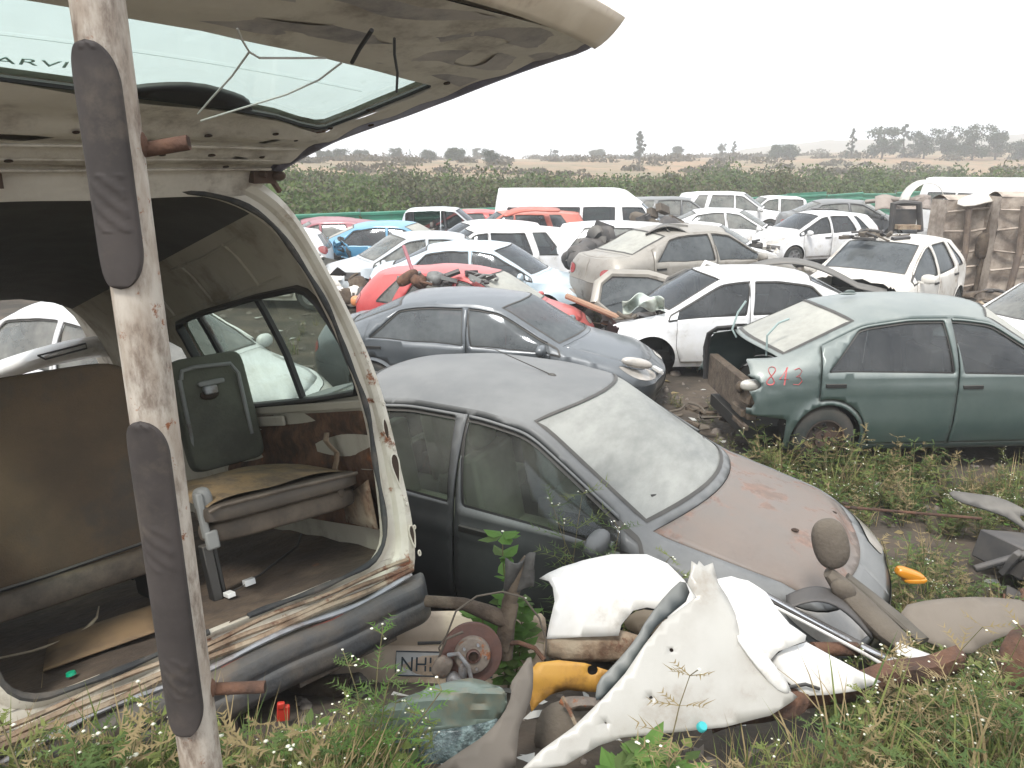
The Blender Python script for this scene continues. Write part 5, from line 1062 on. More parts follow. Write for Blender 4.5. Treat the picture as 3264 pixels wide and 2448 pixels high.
# ---- green sedan extras ----
car_g = Car(SEDAN, gn_, .05)
def on_side(c_, x, z, off=.003, sg=-1): p = c_.S(np.array([c_.u_of(x)]), np.array([z]), off)[0]; return (p[0], sg*p[1], p[2])
red = mat('paint_mark', (.42, .05, .05), (.48, .12, .12), rough=.7, sc=30)
def stroke(pts, x0, z0, s):
    T = MB(); T.tube([on_side(car_g, x0+px*s, z0+pz*s, .002) for px, pz in pts], .0075, 6, flat=.35); return T
eight = [(.35+.30*math.sin(t)*(1 if math.cos(t*.5) or 1 else 1)*(.9 if t < math.pi else 1), .52+.5*math.cos(t/2)*abs(math.cos(t/2))**.0) for t in np.linspace(0, 0, 1)]
eight = [(.30+.24*math.sin(2*t), .5+.48*math.cos(t)) for t in np.linspace(0, 2*math.pi, 34)]
for pts, x0 in ((eight, -1.93), ([(.45, 1.0), (.0, .35), (.60, .33)], -1.80), ([(.40, .95), (.36, .5), (.33, .0)], -1.80), ([(.0, .9), (.30, 1.0), (.5, .85), (.35, .6), (.15, .52), (.4, .5), (.55, .25), (.35, .02), (.0, .05)], -1.665)):
    child(stroke(pts, x0, .845, .15), 'painted_number', red, gn_)
T = MB(); T.ell((-.80, 0, 1.535), (.10, .02, .012), 14, 8); T.ell((-.78, 0, 1.552), (.06, .006, .022), 10, 8); child(T, 'shark_fin', MATS['paint_green'], gn_)
T = MB(); T.tube([(-1.78, -.42, 1.02), (-1.80, -.44, 1.22), (-1.70, -.45, 1.34), (-1.60, -.46, 1.38)], .011, 8); T.build('boot_hinge', mat('hinge_pale', (.30, .38, .36), rough=.5), gn_)
T = MB(); T.tube([(-1.80, .40, 1.02), (-1.85, .42, 1.10), (-1.80, .42, 1.28), (-1.72, .42, 1.40)], .011, 8); T.build('boot_hinge', MATS['hinge_pale'], gn_)
T = MB(); T.box((-1.96, 0, .62), (.10, 1.30, .34)); T.box((-2.03, -.45, .50), (.05, .3, .07)); T.box((-2.02, -.5, .38), (.05, .36, .05)); T.box((-2.0, -.62, .72), (.10, .16, .22), rot=(0, 10, 20)); T.ell((-2.08, -.58, .76), (.05, .05, .06), 10, 8); child(T, 'rear_crossmember', MATS['mud_metal'], gn_, bevel=.01)
T = MB(); T.ell((-2.0, -.70, .81), (.13, .05, .055), 16, 10, pw=.8); child(T, 'lamp_bowl', mat('lamp_bowl', (.55, .52, .46), rough=.25, metal=.3, dirt=.2), gn_)
T = MB()
for k, (a_, b) in enumerate([((-2.16, .70), (1.02)), ]): pass
T.tube([(-2.02, .68, .5), (-2.04, .70, .85), (-2.02, .68, 1.0), (-1.95, .62, 1.07), (-1.75, .55, 1.10)], .035, 8, flat=.6); child(T, 'boot_seal', MATS['rubber'], gn_)
# ---- blue grey sedan: loose headlamp ----
T = MB(); T.ell((1.98, -.66, .80), (.20, .07, .065), 18, 10, rot=(0, 14, 28), pw=.9); child(T, 'loose_headlamp', MATS['lamp'], mz)
T = MB(); T.box((2.20, -.40, .66), (.05, .22, .05), rot=(0, 0, 30)); T.box((2.22, -.30, .60), (.04, .16, .04), rot=(0, 20, 30)); child(T, 'bumper_chrome', MATS['fender_white'], mz, bevel=.01)
# ---- heaps on roofs and between cars ----
def heap(name, px, py, Y, size, n, mats, label, cat, seed, kinds='bptr'):
    """a tangle of bent plates, pipes and lumps, one wrecked assembly"""
    rs = np.random.RandomState(seed); c_ = at(px, py, Y); root = empty(name, tuple(c_), label=label, cat=cat)
    for mi, mm in enumerate(mats):
        for k in range(n//len(mats)+1):
            T = MB()
            an_ = rs.uniform(0, 6.28); q_ = math.sqrt(rs.rand()); p = np.array([.5*size[0]*q_*math.cos(an_), .5*size[1]*q_*math.sin(an_), size[2]*(-.45+.75*(1-q_)*rs.rand())]); kd = kinds[rs.randint(len(kinds))]; r3 = rs.uniform(-60, 60, 3)
            if kd == 'b': T.box(p, rs.uniform(.25, .6, 3)*np.array(size)*.6*[1, .6, .6], rot=r3*[.4, .4, 1])
            elif kd == 'p':
                a_ = rs.uniform(.1, .3); q0, q1, q2 = [rs.uniform(-1, 1, 3)*np.array(size)*.24 for _ in range(3)]
                T.grid(lambda s, t: p+q0*s+q1*t+q2*math.sin(2.5*s+t)*.6, 6, 5)
            elif kd == 't':
                q = [p+rs.uniform(-1, 1, 3)*np.array(size)*[.3, .3, .18] for _ in range(4)]; q = [q[0]*(1-s)**3+3*q[1]*s*(1-s)**2+3*q[2]*s*s*(1-s)+q[3]*s**3 for s in np.linspace(0, 1, 10)]; T.tube(q, rs.uniform(.012, .03), 6)
            else: T.ell(p, rs.uniform(.2, .42, 3)*np.array(size)*.7, 10, 7, rot=r3, pw=.7)
            T.build('wreck_piece', MATS[mm], root, ang=40, solid=.012 if kd == 'p' else 0)
    return root
heap('black_wreckage', 1310, 505, 16.0, (1.5, .9, 1.2), 40, ['dark_trim', 'blackplastic'], 'black plastic wreckage heaped before the half hidden white hatchback', 'wreckage', 2, 'belb')
heap('black_wreckage', 1425, 462, 18.5, (1.5, .8, 1.0), 26, ['dark_trim', 'seat_mud'], 'dark slab of seat and liner leaning beside the tall white minibus', 'wreckage', 9, 'beb')
heap('roof_scrap', 905, 588, 11.6, (.7, .5, .32), 10, ['plastic_grey', 'rusty'], 'grey clips and rusty bits on the left of the coral roof', 'scrap', 4)
heap('roof_scrap', 1010, 580, 11.7, (.9, .5, .40), 12, ['plastic_grey', 'dark_trim'], 'grey plastic dashboard frames piled on the coral roof', 'scrap', 5, 'bbt')
T = MB(); T.tube([at(872, 532, 12.2), at(893, 590, 11.8)], .03, 8); o = T.build('red_bar', MATS['paint_maroon']); tag(o, 'dark red metal bar leaning against the coral hatchback roof', 'bar')
heap('engine_scrap', 755, 600, 15.4, (.9, .7, .8), 18, ['mud_metal', 'dark_trim', 'paint_cream'], 'torn engine parts spilling from the cream fronted car', 'engine', 6)
heap('crushed_tail', 735, 515, 19.8, (.8, .7, .8), 18, ['paint_blue', 'dark_trim'], 'crumpled bright blue sheet metal at the crushed tail', 'sheet metal', 7, 'ppb')
heap('roof_scrap', 1890, 495, 13.0, (1.0, .6, .30), 14, ['dark_trim', 'seat_mud'], 'black mechanical scrap lying on the cream hatchback roof', 'scrap', 8, 'btt')
heap('scrap_pile', 1760, 452, 25.5, (2.2, .8, .5), 10, ['dark_trim', 'seat_mud'], 'dark scrap lying on the roofs before the black car', 'scrap', 10, 'pbb')
heap('cowl_scrap', 1420, 672, 11.0, (.9, .6, .35), 16, ['seat_mud', 'dark_trim'], 'grey cowl parts and wiring at the cut nose of the white hatchback', 'scrap', 11, 'ptb')
heap('front_scrap', 1640, 520, 20.0, (1.2, .6, .5), 12, ['paint_cream', 'dark_trim'], 'torn cream front wing and arch before the white hatchback with mirror', 'wing', 12, 'pb')
heap('ground_scrap', 1290, 690, 12.2, (.9, .6, .25), 10, ['rusty', 'mud_metal'], 'rusty scrap on the ground right of the coral bonnet', 'scrap', 13, 'ptb')
heap('ground_scrap', 2150, 640, 13.5, (1.4, 1.0, .6), 18, ['mud_metal', 'rusty_cream', 'dark_trim'], 'brown scrap pile on the ground below the upturned chassis', 'scrap', 14, 'ptb')
heap('ground_scrap', 2185, 1290, 4.6, (.8, .5, .3), 16, ['dark_trim', 'blackplastic', 'rusty'], 'dark tangled scrap in the weeds at the right edge', 'scrap', 19, 'ptb')
heap('ground_scrap', 1500, 880, 8.3, (.8, .7, .25), 12, ['seat_mud', 'mud_metal'], 'dark scrap on the ground left of the green sedan tail', 'scrap', 15, 'ptb')
# seat frame standing on the scrap
T = MB()
fr_ = [(1925, 500, 15), (1930, 440, 15), (1950, 438, 15), (1985, 440, 15), (1988, 500, 15)]
T.tube([at(*p) for p in fr_], .06, 8); T.box(at(1955, 468, 15.05), (.42, .06, .28)); T.box(at(1958, 490, 14.9), (.40, .3, .08), mi=1)
o = T.build('seat_frame', [MATS['dark_trim'], MATS['rusty_cream']]); tag(o, 'black upright seat frame standing above the cream hatchback roof', 'seat frame')
# black bumper skin draped over the white hatchback roof
T = MB(); T.grid(lambda a_, b: at(1585+330*a_, 585-32*math.sin(math.pi*min(1, a_*1.25))+42*a_*a_+12*b, 12.3-.5*b-.6*a_), 26, 5); o = T.build('bumper_skin', MATS['blackplastic'], solid=.02); tag(o, 'long grey black bumper skin lying over the nose-cut white hatchback roof', 'bumper')
T = MB(); T.grid(lambda a_, b: at(1430+55*a_+10*b, 488-3*math.sin(3*a_)+75*b*a_+8*b, 14.2-.4*b), 10, 8); T.grid(lambda a_, b: at(1395+95*a_, 502-17*math.sin(math.pi*a_)+6*b, 14.4-.6*b), 12, 4); o = T.build('bumper_skin', MATS['blackplastic'], solid=.02); tag(o, 'dark plastic bumper skin lying on the beige sedan roof', 'bumper')
# airbag cloth
T = MB()
def cloth(a_, b): p = at(1345+90*a_, 650+30*b-14*math.sin(3*a_)+5*math.sin(12*a_+6*b), 10.6-.15*math.sin(8*a_)*math.cos(5*b)); return p
T.grid(cloth, 30, 14); o = T.build('airbag_cloth', mat('airbag', (.62, .68, .63), (.50, .52, .44), rough=.9, sc=4, dirt=.35, dirtc=(.22, .24, .18)), solid=.01); tag(o, 'crumpled pale airbag cloth hanging at the cut white nose', 'airbag')
# dark tailgate below the beige sedan
T = MB(); q = [at(*p) for p in [(1285, 655, 12.0), (1292, 612, 12.2), (1320, 590, 12.3), (1400, 592, 12.3), (1470, 612, 12.2), (1480, 640, 12.1), (1440, 680, 12.0), (1330, 690, 11.9)]]; T.tube(q+[q[0]], .07, 8, flat=.7); 
gate2 = empty('hatch_gate', tuple(q[0]), label='detached beige framed tailgate with dark glass under the beige sedan', cat='tailgate'); gq = [p-q[0] for p in q]
T = MB(); T.tube(gq+[gq[0]], .08, 8, flat=.7); T.build('gate_frame', MATS['paint_beige'], gate2); T = MB(); T.prism(gq, (0, .02, 0)); T.build('gate_glass', MATS['glass_grey'], gate2, smooth=False)
# door frames
def hoop(px, py, Y, pts, r, m, label):
    T = MB(); T.tube([at(px+x, py+y, Y) for x, y in pts], r, 8); o = T.build('bent_hoop', m); tag(o, label, 'door frame')
hoop(0, 0, 11.8, [(1572, 678), (1570, 640), (1568, 600), (1588, 575), (1620, 590), (1652, 610)][:0] or [(1505, 640), (1503, 598), (1524, 566), (1560, 578), (1572, 640)], .035, MATS['fender_white'], 'white bent door frame hoop behind the nose-cut hatchback')
hoop(0, 0, 12.0, [(1420, 640), (1445, 602), (1480, 585), (1505, 585), (1512, 640)], .04, MATS['blackplastic'], 'dark door frame hoop in front of the beige sedan')
T = MB(); T.tube([at(1225, 640, 12.4), at(1345, 690, 11.4)], .05, 8); o = T.build('brown_pole', mat('brown_pole', (.33, .20, .13), rough=.8)); tag(o, 'brown pole lying between the coral bonnet and the white nose', 'pole')
# orange ball-like lamp
T = MB(); T.ell((0, 0, 0), (.10, .10, .09), 12, 8, pw=.8); T.ell((0, .04, -.06), (.08, .06, .04), 10, 6); o = T.build('orange_lamp', mat('lens2', (.6, .25, .10), rough=.4)); o.location = at(770, 650, 13.0); tag(o, 'small orange lamp on the bare ground left of the coral hatchback', 'lamp')
# ---- upturned chassis on the right ----
def chassis(px0, px1, pyt, Y, h, seed, label, yawd):
    rs = np.random.RandomState(seed); a0 = at(px0, pyt, Y); L_ = at(px1, pyt, Y)[0]-a0[0]; z1 = a0[2]
    root = empty('upturned_chassis', (a0[0], a0[1], 0), (0, 0, R_(yawd)), label, 'car chassis')
    T = MB(); T.grid(lambda a_, b: (L_*a_, .10*math.sin(6*a_)*math.sin(3*b)+.05*vnoise(np.array([a_*L_, b*2]), 5, seed), z1*(1-b)+.0), 30, 20)
    T.grid(lambda a_, b: (L_*a_, .6*b, z1+.10*math.sin(math.pi*b)), 10, 6); T.grid(lambda a_, b: (0, .6*b, z1*(1-a_)), 4, 4); T.grid(lambda a_, b: (L_, .6*b, z1*(1-a_)), 4, 4)
    T.build('floor_pan', mat('underbody_mud_flare', (.46, .39, .32), (.31, .26, .215), rough=.95, sc=2.2, dirt=.5, dirtc=(.17, .13, .10), bump=.5, bsc=12), root)  # mud tones, with the pale veil of lens flare put into the colour
    for k in range(5):
        T = MB(); z = z1*(.12+.19*k); T.tube([(-.02, -.05, z), (L_*.35, -.10, z+.10*rs.uniform(-1, 1)), (L_*.7, -.08, z+.1), (L_, -.05, z+.12)], .045, 6, flat=.6); T.build('rib', MATS['underbody_mud_flare'], root)
    for x in (.25, .78):
        T = MB(); T.tube([(L_*x, -.14, z1*.1), (L_*x+.05, -.18, z1*.5), (L_*x, -.14, z1*.92)], .07, 8); T.build('chassis_rail', mat('rail_mud', (.13, .10, .08), (.2, .15, .11), rough=.9, dirt=.4), root)
    T = MB(); T.tube([(L_*.52, -.16, .1), (L_*.5, -.24, z1*.45), (L_*.56, -.2, z1*.9)], .05, 8); T.ell((L_*.5, -.22, z1*.55), (.16, .12, .3), 10, 8, pw=.7); T.build('exhaust', MATS['mud_metal'], root)
    return root
chassis(2048, 2212, 432, 17.5, 2, 3, 'mud brown upturned vehicle chassis, the taller wall at the right', 4)
chassis(2165, 2330, 425, 17.0, 2, 5, 'brown upturned chassis cut by the right edge', -4)
T = MB(); T.tube([at(1870, 436, 26), at(1930, 430, 25.5), at(1990, 432, 24)], .12, 8, flat=.6); T.grid(lambda a_, b: at(1890+120*a_, 426+30*b-5*math.sin(9*a_), 25.6-.5*b), 16, 6); o = T.build('burnt_shell', mat('burnt', (.26, .22, .19), (.32, .27, .23), rough=1, sc=2, dirt=.4), solid=.03); tag(o, 'greyish brown burnt vehicle shell lying behind the black car', 'wreck')
T = MB(); T.grid(lambda a_, b: (.9*math.cos(math.pi*a_)*(1+.25*b), .5*b, .9*math.sin(math.pi*a_)*(1+.15*b)), 18, 3); o = T.build('white_bonnet', MATS['paint_cream'], solid=.03); o.location = at(2000, 440, 20); o.scale = (.5, .5, .55); tag(o, 'curved cream wing standing left of the brown chassis', 'wing')
panel('oval_panel', [N(2060, 440), N(2090, 428), N(2150, 415), N(2200, 418), N(2205, 430), N(2150, 440), N(2090, 448)], (2130, 430, 17.6), (0, -.4, .9), MATS['paint_cream'], 'oval cream panel resting on top of the brown chassis', 'panel', bulge=.1, st=.2, th=.03)
# bonnet on the orange car, oval white bumper seen through the minibus
panel('loose_bonnet', [N(1080, 470), N(1100, 455), N(1130, 448), N(1200, 448), N(1212, 455), N(1205, 460), N(1140, 458)], (1150, 455, 21.6), (0, -.35, .9), MATS['paint_orange'], 'orange loose bonnet resting on the orange red estate roof', 'bonnet', bulge=.06, st=.2, th=.03)
wb = empty('white_bumper', tuple(at(130, 790, 6.4)), label='white bumper with empty plate frame seen through the minibus windscreen opening', cat='bumper'); wc = at(130, 790, 6.4)
T = MB(); T.grid(lambda a_, b: at(-10+290*a_, 838-62*math.sin(.2+1.5*a_)-10*a_-42*(1-b), 6.4-.12*math.sin(math.pi*b)-.3*math.sin(math.pi*a_))-wc, 30, 8); T.build('bumper_skin', MATS['fender_white'], wb, solid=.01)
T = MB(); q = [at(*p)-wc for p in [(82, 768, 5.98), (185, 742, 5.98), (188, 752, 5.98), (98, 776, 5.98), (82, 768, 5.98)]]; T.tube(q, .008, 6); T.build('plate_frame', MATS['rubber'], wb)
# ================= plants =================
def leafmat(n, a_, b, t=.35): return mat(n, a_, b, rough=.75, sc=3, trans=t, world=True, spec=.25)
leafmat('weed_green', (.16, .20, .055), (.22, .24, .08)); leafmat('weed_deep', (.075, .12, .035), (.12, .17, .055)); leafmat('weed_dry', (.30, .23, .12), (.22, .17, .08), .2)
mat('flower_white', (.75, .74, .58), rough=.8); mat('stem', (.12, .12, .045), (.18, .14, .07), rough=.8, world=True); leafmat('leaf_bright', (.11, .22, .045), (.16, .28, .07), .45)
WM = ['weed_green', 'weed_deep', 'weed_dry', 'flower_white', 'stem', 'leaf_bright']; WMATS = [MATS[k] for k in WM]
class Leafy:
    def __init__(s, seed): s.V = []; s.F = []; s.M = []; s.r = np.random.RandomState(seed)
    def blade(s, p, d, L, w, m, bend=.5, seg=3):
        d = np.array(d, float); d /= np.linalg.norm(d); side = np.cross(d, [0, 0, 1.]); side = side/(np.linalg.norm(side)+1e-6) if np.linalg.norm(side) > .05 else np.array([1., 0, 0]); b = len(s.V)
        q = np.array(p, float)
        for i in range(seg+1):
            t = i/seg; ww = w*(1-t)**.6*(.5+.5*min(1, 4*t+.3)); s.V += [tuple(q-side*ww), tuple(q+side*ww)]; q = q+d*L/seg; d = d+np.array([0, 0, -bend/seg]); d /= np.linalg.norm(d)
        for i in range(seg): s.F.append((b+2*i, b+2*i+1, b+2*i+3, b+2*i+2)); s.M.append(m)
    def leaf(s, p, d, L, w, m, up=(0, 0, 1.)):
        d = np.array(d, float); d /= np.linalg.norm(d); side = np.cross(d, up); side /= np.linalg.norm(side)+1e-6; nn = np.cross(side, d); p = np.array(p, float); b = len(s.V)
        s.V += [tuple(p), tuple(p+d*L*.28+side*w*.9-nn*w*.15), tuple(p+d*L*.62+side*w*.75-nn*w*.2), tuple(p+d*L), tuple(p+d*L*.62-side*w*.75-nn*w*.2), tuple(p+d*L*.28-side*w*.9-nn*w*.15), tuple(p+d*L*.45+nn*w*.1)]
        s.F += [(b, b+1, b+6), (b+1, b+2, b+6), (b+2, b+3, b+6), (b+3, b+4, b+6), (b+4, b+5, b+6), (b+5, b, b+6)]; s.M += [m]*6
    def stem(s, P, r, m=4):
        T = MB(); T.tube(P, r, 4, caps=False); b = len(s.V); s.V += T.V; s.F += [tuple(i+b for i in f) for f in T.F]; s.M += [m]*len(T.F)
    def flower(s, p, r):
        b = len(s.V); p = np.array(p)
        s.V += [tuple(p+np.array([0, 0, r*.6]))]+[tuple(p+r*np.array([math.cos(a_), math.sin(a_), 0])) for a_ in np.linspace(0, 2*math.pi, 6)[:-1]]; s.F += [(b, b+1+i, b+1+(i+1) % 5) for i in range(5)]+[(b+5, b+4, b+3, b+2, b+1)]; s.M += [3]*6
def parthenium(seed, H=.3, fl=True, dry=.08, ms=(0, 1)):
    L = Leafy(seed); r = L.r
    for k in range(r.randint(3, 6)):
        an = r.uniform(0, 6.28); lean = r.uniform(.1, .55); P = []; p = np.array([r.normal()*.02, r.normal()*.02, 0]); d = np.array([math.cos(an)*lean, math.sin(an)*lean, 1.]); h = H*r.uniform(.6, 1.1)
        for i in range(6): P.append(p.copy()); p = p+d/np.linalg.norm(d)*h/5; d[:2] += r.normal(size=2)*.12
        L.stem(P, [.0035*(1-.12*i) for i in range(6)])
        m = 2 if r.rand() < dry else ms[r.randint(len(ms))]
        for i in range(1, 6):
            for q in range(3):
                a2 = r.uniform(0, 6.28); dd = np.array([math.cos(a2), math.sin(a2), r.uniform(.0, .7)]); base = P[i]; ll = h*r.uniform(.16, .32)*(1.2-.12*i)
                L.blade(base, dd, ll, .0035, m, .5, 2)
                for s_ in (.3, .5, .7, .9):
                    pp = base+dd/np.linalg.norm(dd)*ll*s_
                    for sg in (1, -1): sd = np.cross(dd, [0, 0, 1.])*sg+dd*.7; L.blade(pp, sd+r.normal(size=3)*.2, ll*.32, .0045, m, .3, 1)
        if fl:
            for q in range(r.randint(1, 5)):
                a2 = r.uniform(0, 6.28); e = P[-1]+np.array([math.cos(a2)*.035, math.sin(a2)*.035, r.uniform(.0, .05)]); L.stem([P[-1], e], .0015); L.flower(e, r.uniform(.004, .0065))
    return L
def grass(seed, H=.25, n=34, dry=.45):
    L = Leafy(seed); r = L.r
    for k in range(n):
        an = r.uniform(0, 6.28); lean = r.uniform(.1, .9); m = 2 if r.rand() < dry else r.randint(2); L.blade((r.normal()*.03, r.normal()*.03, 0), (math.cos(an)*lean, math.sin(an)*lean, 1), H*r.uniform(.4, 1.1), r.uniform(.0018, .004), m, r.uniform(.3, 1.3), 4)
    return L
def broad(seed, H=.15):
    L = Leafy(seed); r = L.r
    for k in range(14):
        an = r.uniform(0, 6.28); R0 = r.uniform(0, .09); h = H*r.uniform(.3, 1); p = (R0*math.cos(an), R0*math.sin(an), h); L.stem([(0, 0, 0), p], .0015); L.leaf(p, (math.cos(an), math.sin(an), r.uniform(-.2, .4)), r.uniform(.03, .06), r.uniform(.012, .024), r.choice([0, 1, 5]))
    return L
def flat(L): return np.array(L.V), L.F, np.array(L.M)
protos = [flat(parthenium(i, .30, i in (0, 3))) for i in range(4)]+[flat(grass(10+i, .28)) for i in range(3)]+[flat(broad(20+i)) for i in range(2)]+[flat(parthenium(30+i, .22, False, .35)) for i in range(2)]
def scatter(name, spots, label=None):
    """spots: (x, y, scale, proto)"""
    VV = []; LT = []; LI = []; MM = []; b = 0; rs = np.random.RandomState(5)
    for (x, y, s_, k) in spots:
        V, F, M = protos[k]; a_ = rs.uniform(0, 6.28); c, sn = math.cos(a_), math.sin(a_)
        W = np.stack([(V[:, 0]*c-V[:, 1]*sn)*s_+x, (V[:, 0]*sn+V[:, 1]*c)*s_+y, V[:, 2]*s_+float(gz(x, y))-.01], 1); VV.append(W)
        for f in F: LT.append(len(f)); LI.extend([i+b for i in f])
        MM.append(M); b += len(V)
    V = np.concatenate(VV); me = bpy.data.meshes.new(name); me.vertices.add(len(V)); me.vertices.foreach_set('co', V.ravel().astype(np.float32)); me.loops.add(len(LI)); me.loops.foreach_set('vertex_index', np.array(LI, np.int32)); me.polygons.add(len(LT))
    st = np.concatenate([[0], np.cumsum(LT)[:-1]]); me.polygons.foreach_set('loop_start', st.astype(np.int32)); me.polygons.foreach_set('loop_total', np.array(LT, np.int32)); me.polygons.foreach_set('material_index', np.concatenate(MM).astype(np.int32))
    for m in WMATS: me.materials.append(m)
    me.update(calc_edges=True); me.validate(); o = bpy.data.objects.new(name, me); col.objects.link(o); tag(o, label, kind='stuff'); return o
rs = np.random.RandomState(12); sp = []
def area(n, x0, x1, y0, y1, s0, s1, ks, cond=None):
    for _ in range(n):
        x, y = rs.uniform(x0, x1), rs.uniform(y0, y1)
        if cond is None or cond(x, y): sp.append((x, y, rs.uniform(s0, s1), ks[rs.randint(len(ks))]))
area(190, -1.9, -.44, 1.65, 2.1, 1.1, 1.85, [0, 1, 4, 4, 5, 6, 6, 8, 5, 4], lambda x, y: math.hypot(x+.7, y-1.42) > .09)
area(60, -.85, -.38, 2.0, 2.35, .8, 1.2, [0, 4, 5, 7, 8])
area(250, .35, 3.4, 1.65, 2.35, .8, 1.35, [1, 2, 4, 4, 5, 6, 4, 0, 5, 7], lambda x, y: vnoise(np.array([x, y]), 4, 8) > -.1 and rs.rand() < .45+.3*x); area(70, .9, 3.4, 1.75, 2.3, 1.5, 2.2, [4, 5, 6, 1, 4], lambda x, y: vnoise(np.array([x, y]), 3, 11) > .0)
area(60, -.3, .45, 1.75, 2.0, .5, .8, [4, 5, 7, 10])
area(260, 1.4, 4.2, 2.3, 3.1, .8, 1.4, [0, 1, 2, 4, 6, 9, 0])
cl_ = lambda x, y: vnoise(np.array([x, y]), 2.2, 8) > -.15
area(950, 2.0, 6.6, 3.3, 7.1, .6, 1.3, [0, 1, 2, 3, 1, 1, 2, 7, 5, 8, 2, 4], cl_); area(240, 2.0, 6.6, 3.5, 7.15, 1.2, 2.0, [1, 2, 4, 5, 0, 6], lambda x, y: vnoise(np.array([x, y]), 1.6, 9) > .15); area(60, 2.4, 4.2, 6.8, 7.25, 1., 1.7, [1, 2, 4, 7])
area(40, 1.2, 3.2, 7.2, 9.4, .5, .9, [0, 2, 9, 10])
area(45, .2, 2.2, 11.5, 14.5, .6, 1.2, [0, 2, 1, 3]); area(260, -4, 9, 7, 22, .5, 1.3, [2, 9, 10, 5, 1, 4], lambda x, y: vnoise(np.array([x, y]), .8, 3) > .0)
scatter('weed_cover', sp)
# stones, shards and litter trodden into the yard
def stone(seed):
    L = Leafy(seed); r = L.r; T = MB(); T.ell((0, 0, 0), r.uniform(.012, .035, 3), 6, 4, pw=.8); L.V = [tuple(np.array(v)+r.normal(size=3)*.003) for v in T.V]; L.F = T.F; L.M = [4]*len(T.F); return L
k0 = len(protos); protos += [flat(stone(70+i)) for i in range(4)]
def chip(seed):
    L = Leafy(seed); r = L.r; b = 0; q = r.uniform(-.06, .06, (5, 2)); L.V = [(x, y, .012+.01*r.rand()) for x, y in q[np.argsort(np.arctan2(q[:, 1], q[:, 0]))]]; L.F = [(0, 1, 2), (0, 2, 3), (0, 3, 4)]; L.M = [[3, 4, 2][seed % 3]]*3; return L
protos += [flat(chip(80+i)) for i in range(6)]; sp = []; ks_ = list(range(k0, k0+4))*3+list(range(k0+4, k0+10))
area(900, -.2, 6.5, 2.2, 10.5, .4, 1.5, ks_); area(900, -6, 9, 8, 24, .8, 2.8, ks_); area(250, -2, 1, 2.0, 4.0, .4, 1.2, ks_)
sm = WMATS; WMATS = list(WMATS); WMATS[4] = mat('stone', (.20, .17, .14), (.12, .10, .085), rough=.95, world=True, sc=6); WMATS[3] = mat('litter_pale', (.45, .44, .40), rough=.7)
scatter('litter', sp); WMATS = sm
def single(name, L, px, py, Y, label, cat='plant', z=None, s_=1., rz=0.):
    p = at(px, py, Y); o = mk(name, L.V, L.F, WMATS, fm=L.M, smooth=False); o.location = (p[0], p[1], float(gz(p[0], p[1])) if z is None else z); o.scale = (s_,)*3; o.rotation_euler = (0, 0, rz); return tag(o, label, cat)
def tallleafy(seed, H=.75):
    L = Leafy(seed); r = L.r
    for (lx, hh) in ((.0, 1.), (-.09, .55), (.09, .62)):
        P = [np.array([lx*t*1.2+.02*math.sin(5*t), .03*math.sin(4*t), H*hh*t]) for t in np.linspace(0, 1, 9)]; L.stem(P, [.006*(1-.08*i) for i in range(9)])
        for i in range(2, 9):
            for q in range(6):
                a2 = r.uniform(0, 6.28); L.leaf(P[i], (math.cos(a2), math.sin(a2), r.uniform(-.3, .5)), r.uniform(.07, .12), r.uniform(.028, .046), 5 if r.rand() < .75 else 1)
        L.flower(P[-1]+np.array([0, 0, .02]), .008)
    return L
single('leafy_plant', tallleafy(3, .92), 1095, 1300, 3.25, 'tall bright green leafy plant growing between the brake disc and the charcoal sedan', z=.42)
single('flowering_weed', parthenium(51, .85, True, 0, (1, 0)), 1240, 1270, 3.45, 'white flowered weed rising before the charcoal sedan mirror', z=.45)
single('flowering_weed', parthenium(53, .8, True, 0, (1, 0)), 1330, 1240, 3.6, 'thin flowering weed above the bright white front wing', z=.45)
single('feathery_weed', parthenium(57, .62, True, 0, (1, 5)), 790, 1600, 2.15, 'feathery green weed standing left of the folded green screen', s_=1.0)
single('feathery_weed', parthenium(58, .42, False, 0, (1, 5)), 690, 1640, 2.1, 'bushy dark green weed below the silencer', s_=1.0)
single('flowering_weed', parthenium(59, .42, True, .1, (0,)), 300, 1560, 1.7, 'weed with white flower heads left of the step bar')
single('flowering_weed', parthenium(61, .34, True, .1, (0,)), 470, 1640, 1.6, 'white flowered weed at the foot of the step bar')
single('flowering_weed', parthenium(63, .6, True, .2, (0, 1)), 1450, 1640, 2.05, 'thin weed stems rising before the greyish white wing')
single('tall_weed', parthenium(65, .85, True, .3, (1, 2)), 2085, 1500, 2.35, 'tall dark stemmed weed before the brown sheet at the right')
single('broad_weed', tallleafy(9, .28), 1410, 1570, 2.15, 'small broad leaved weed beside the turquoise cap')
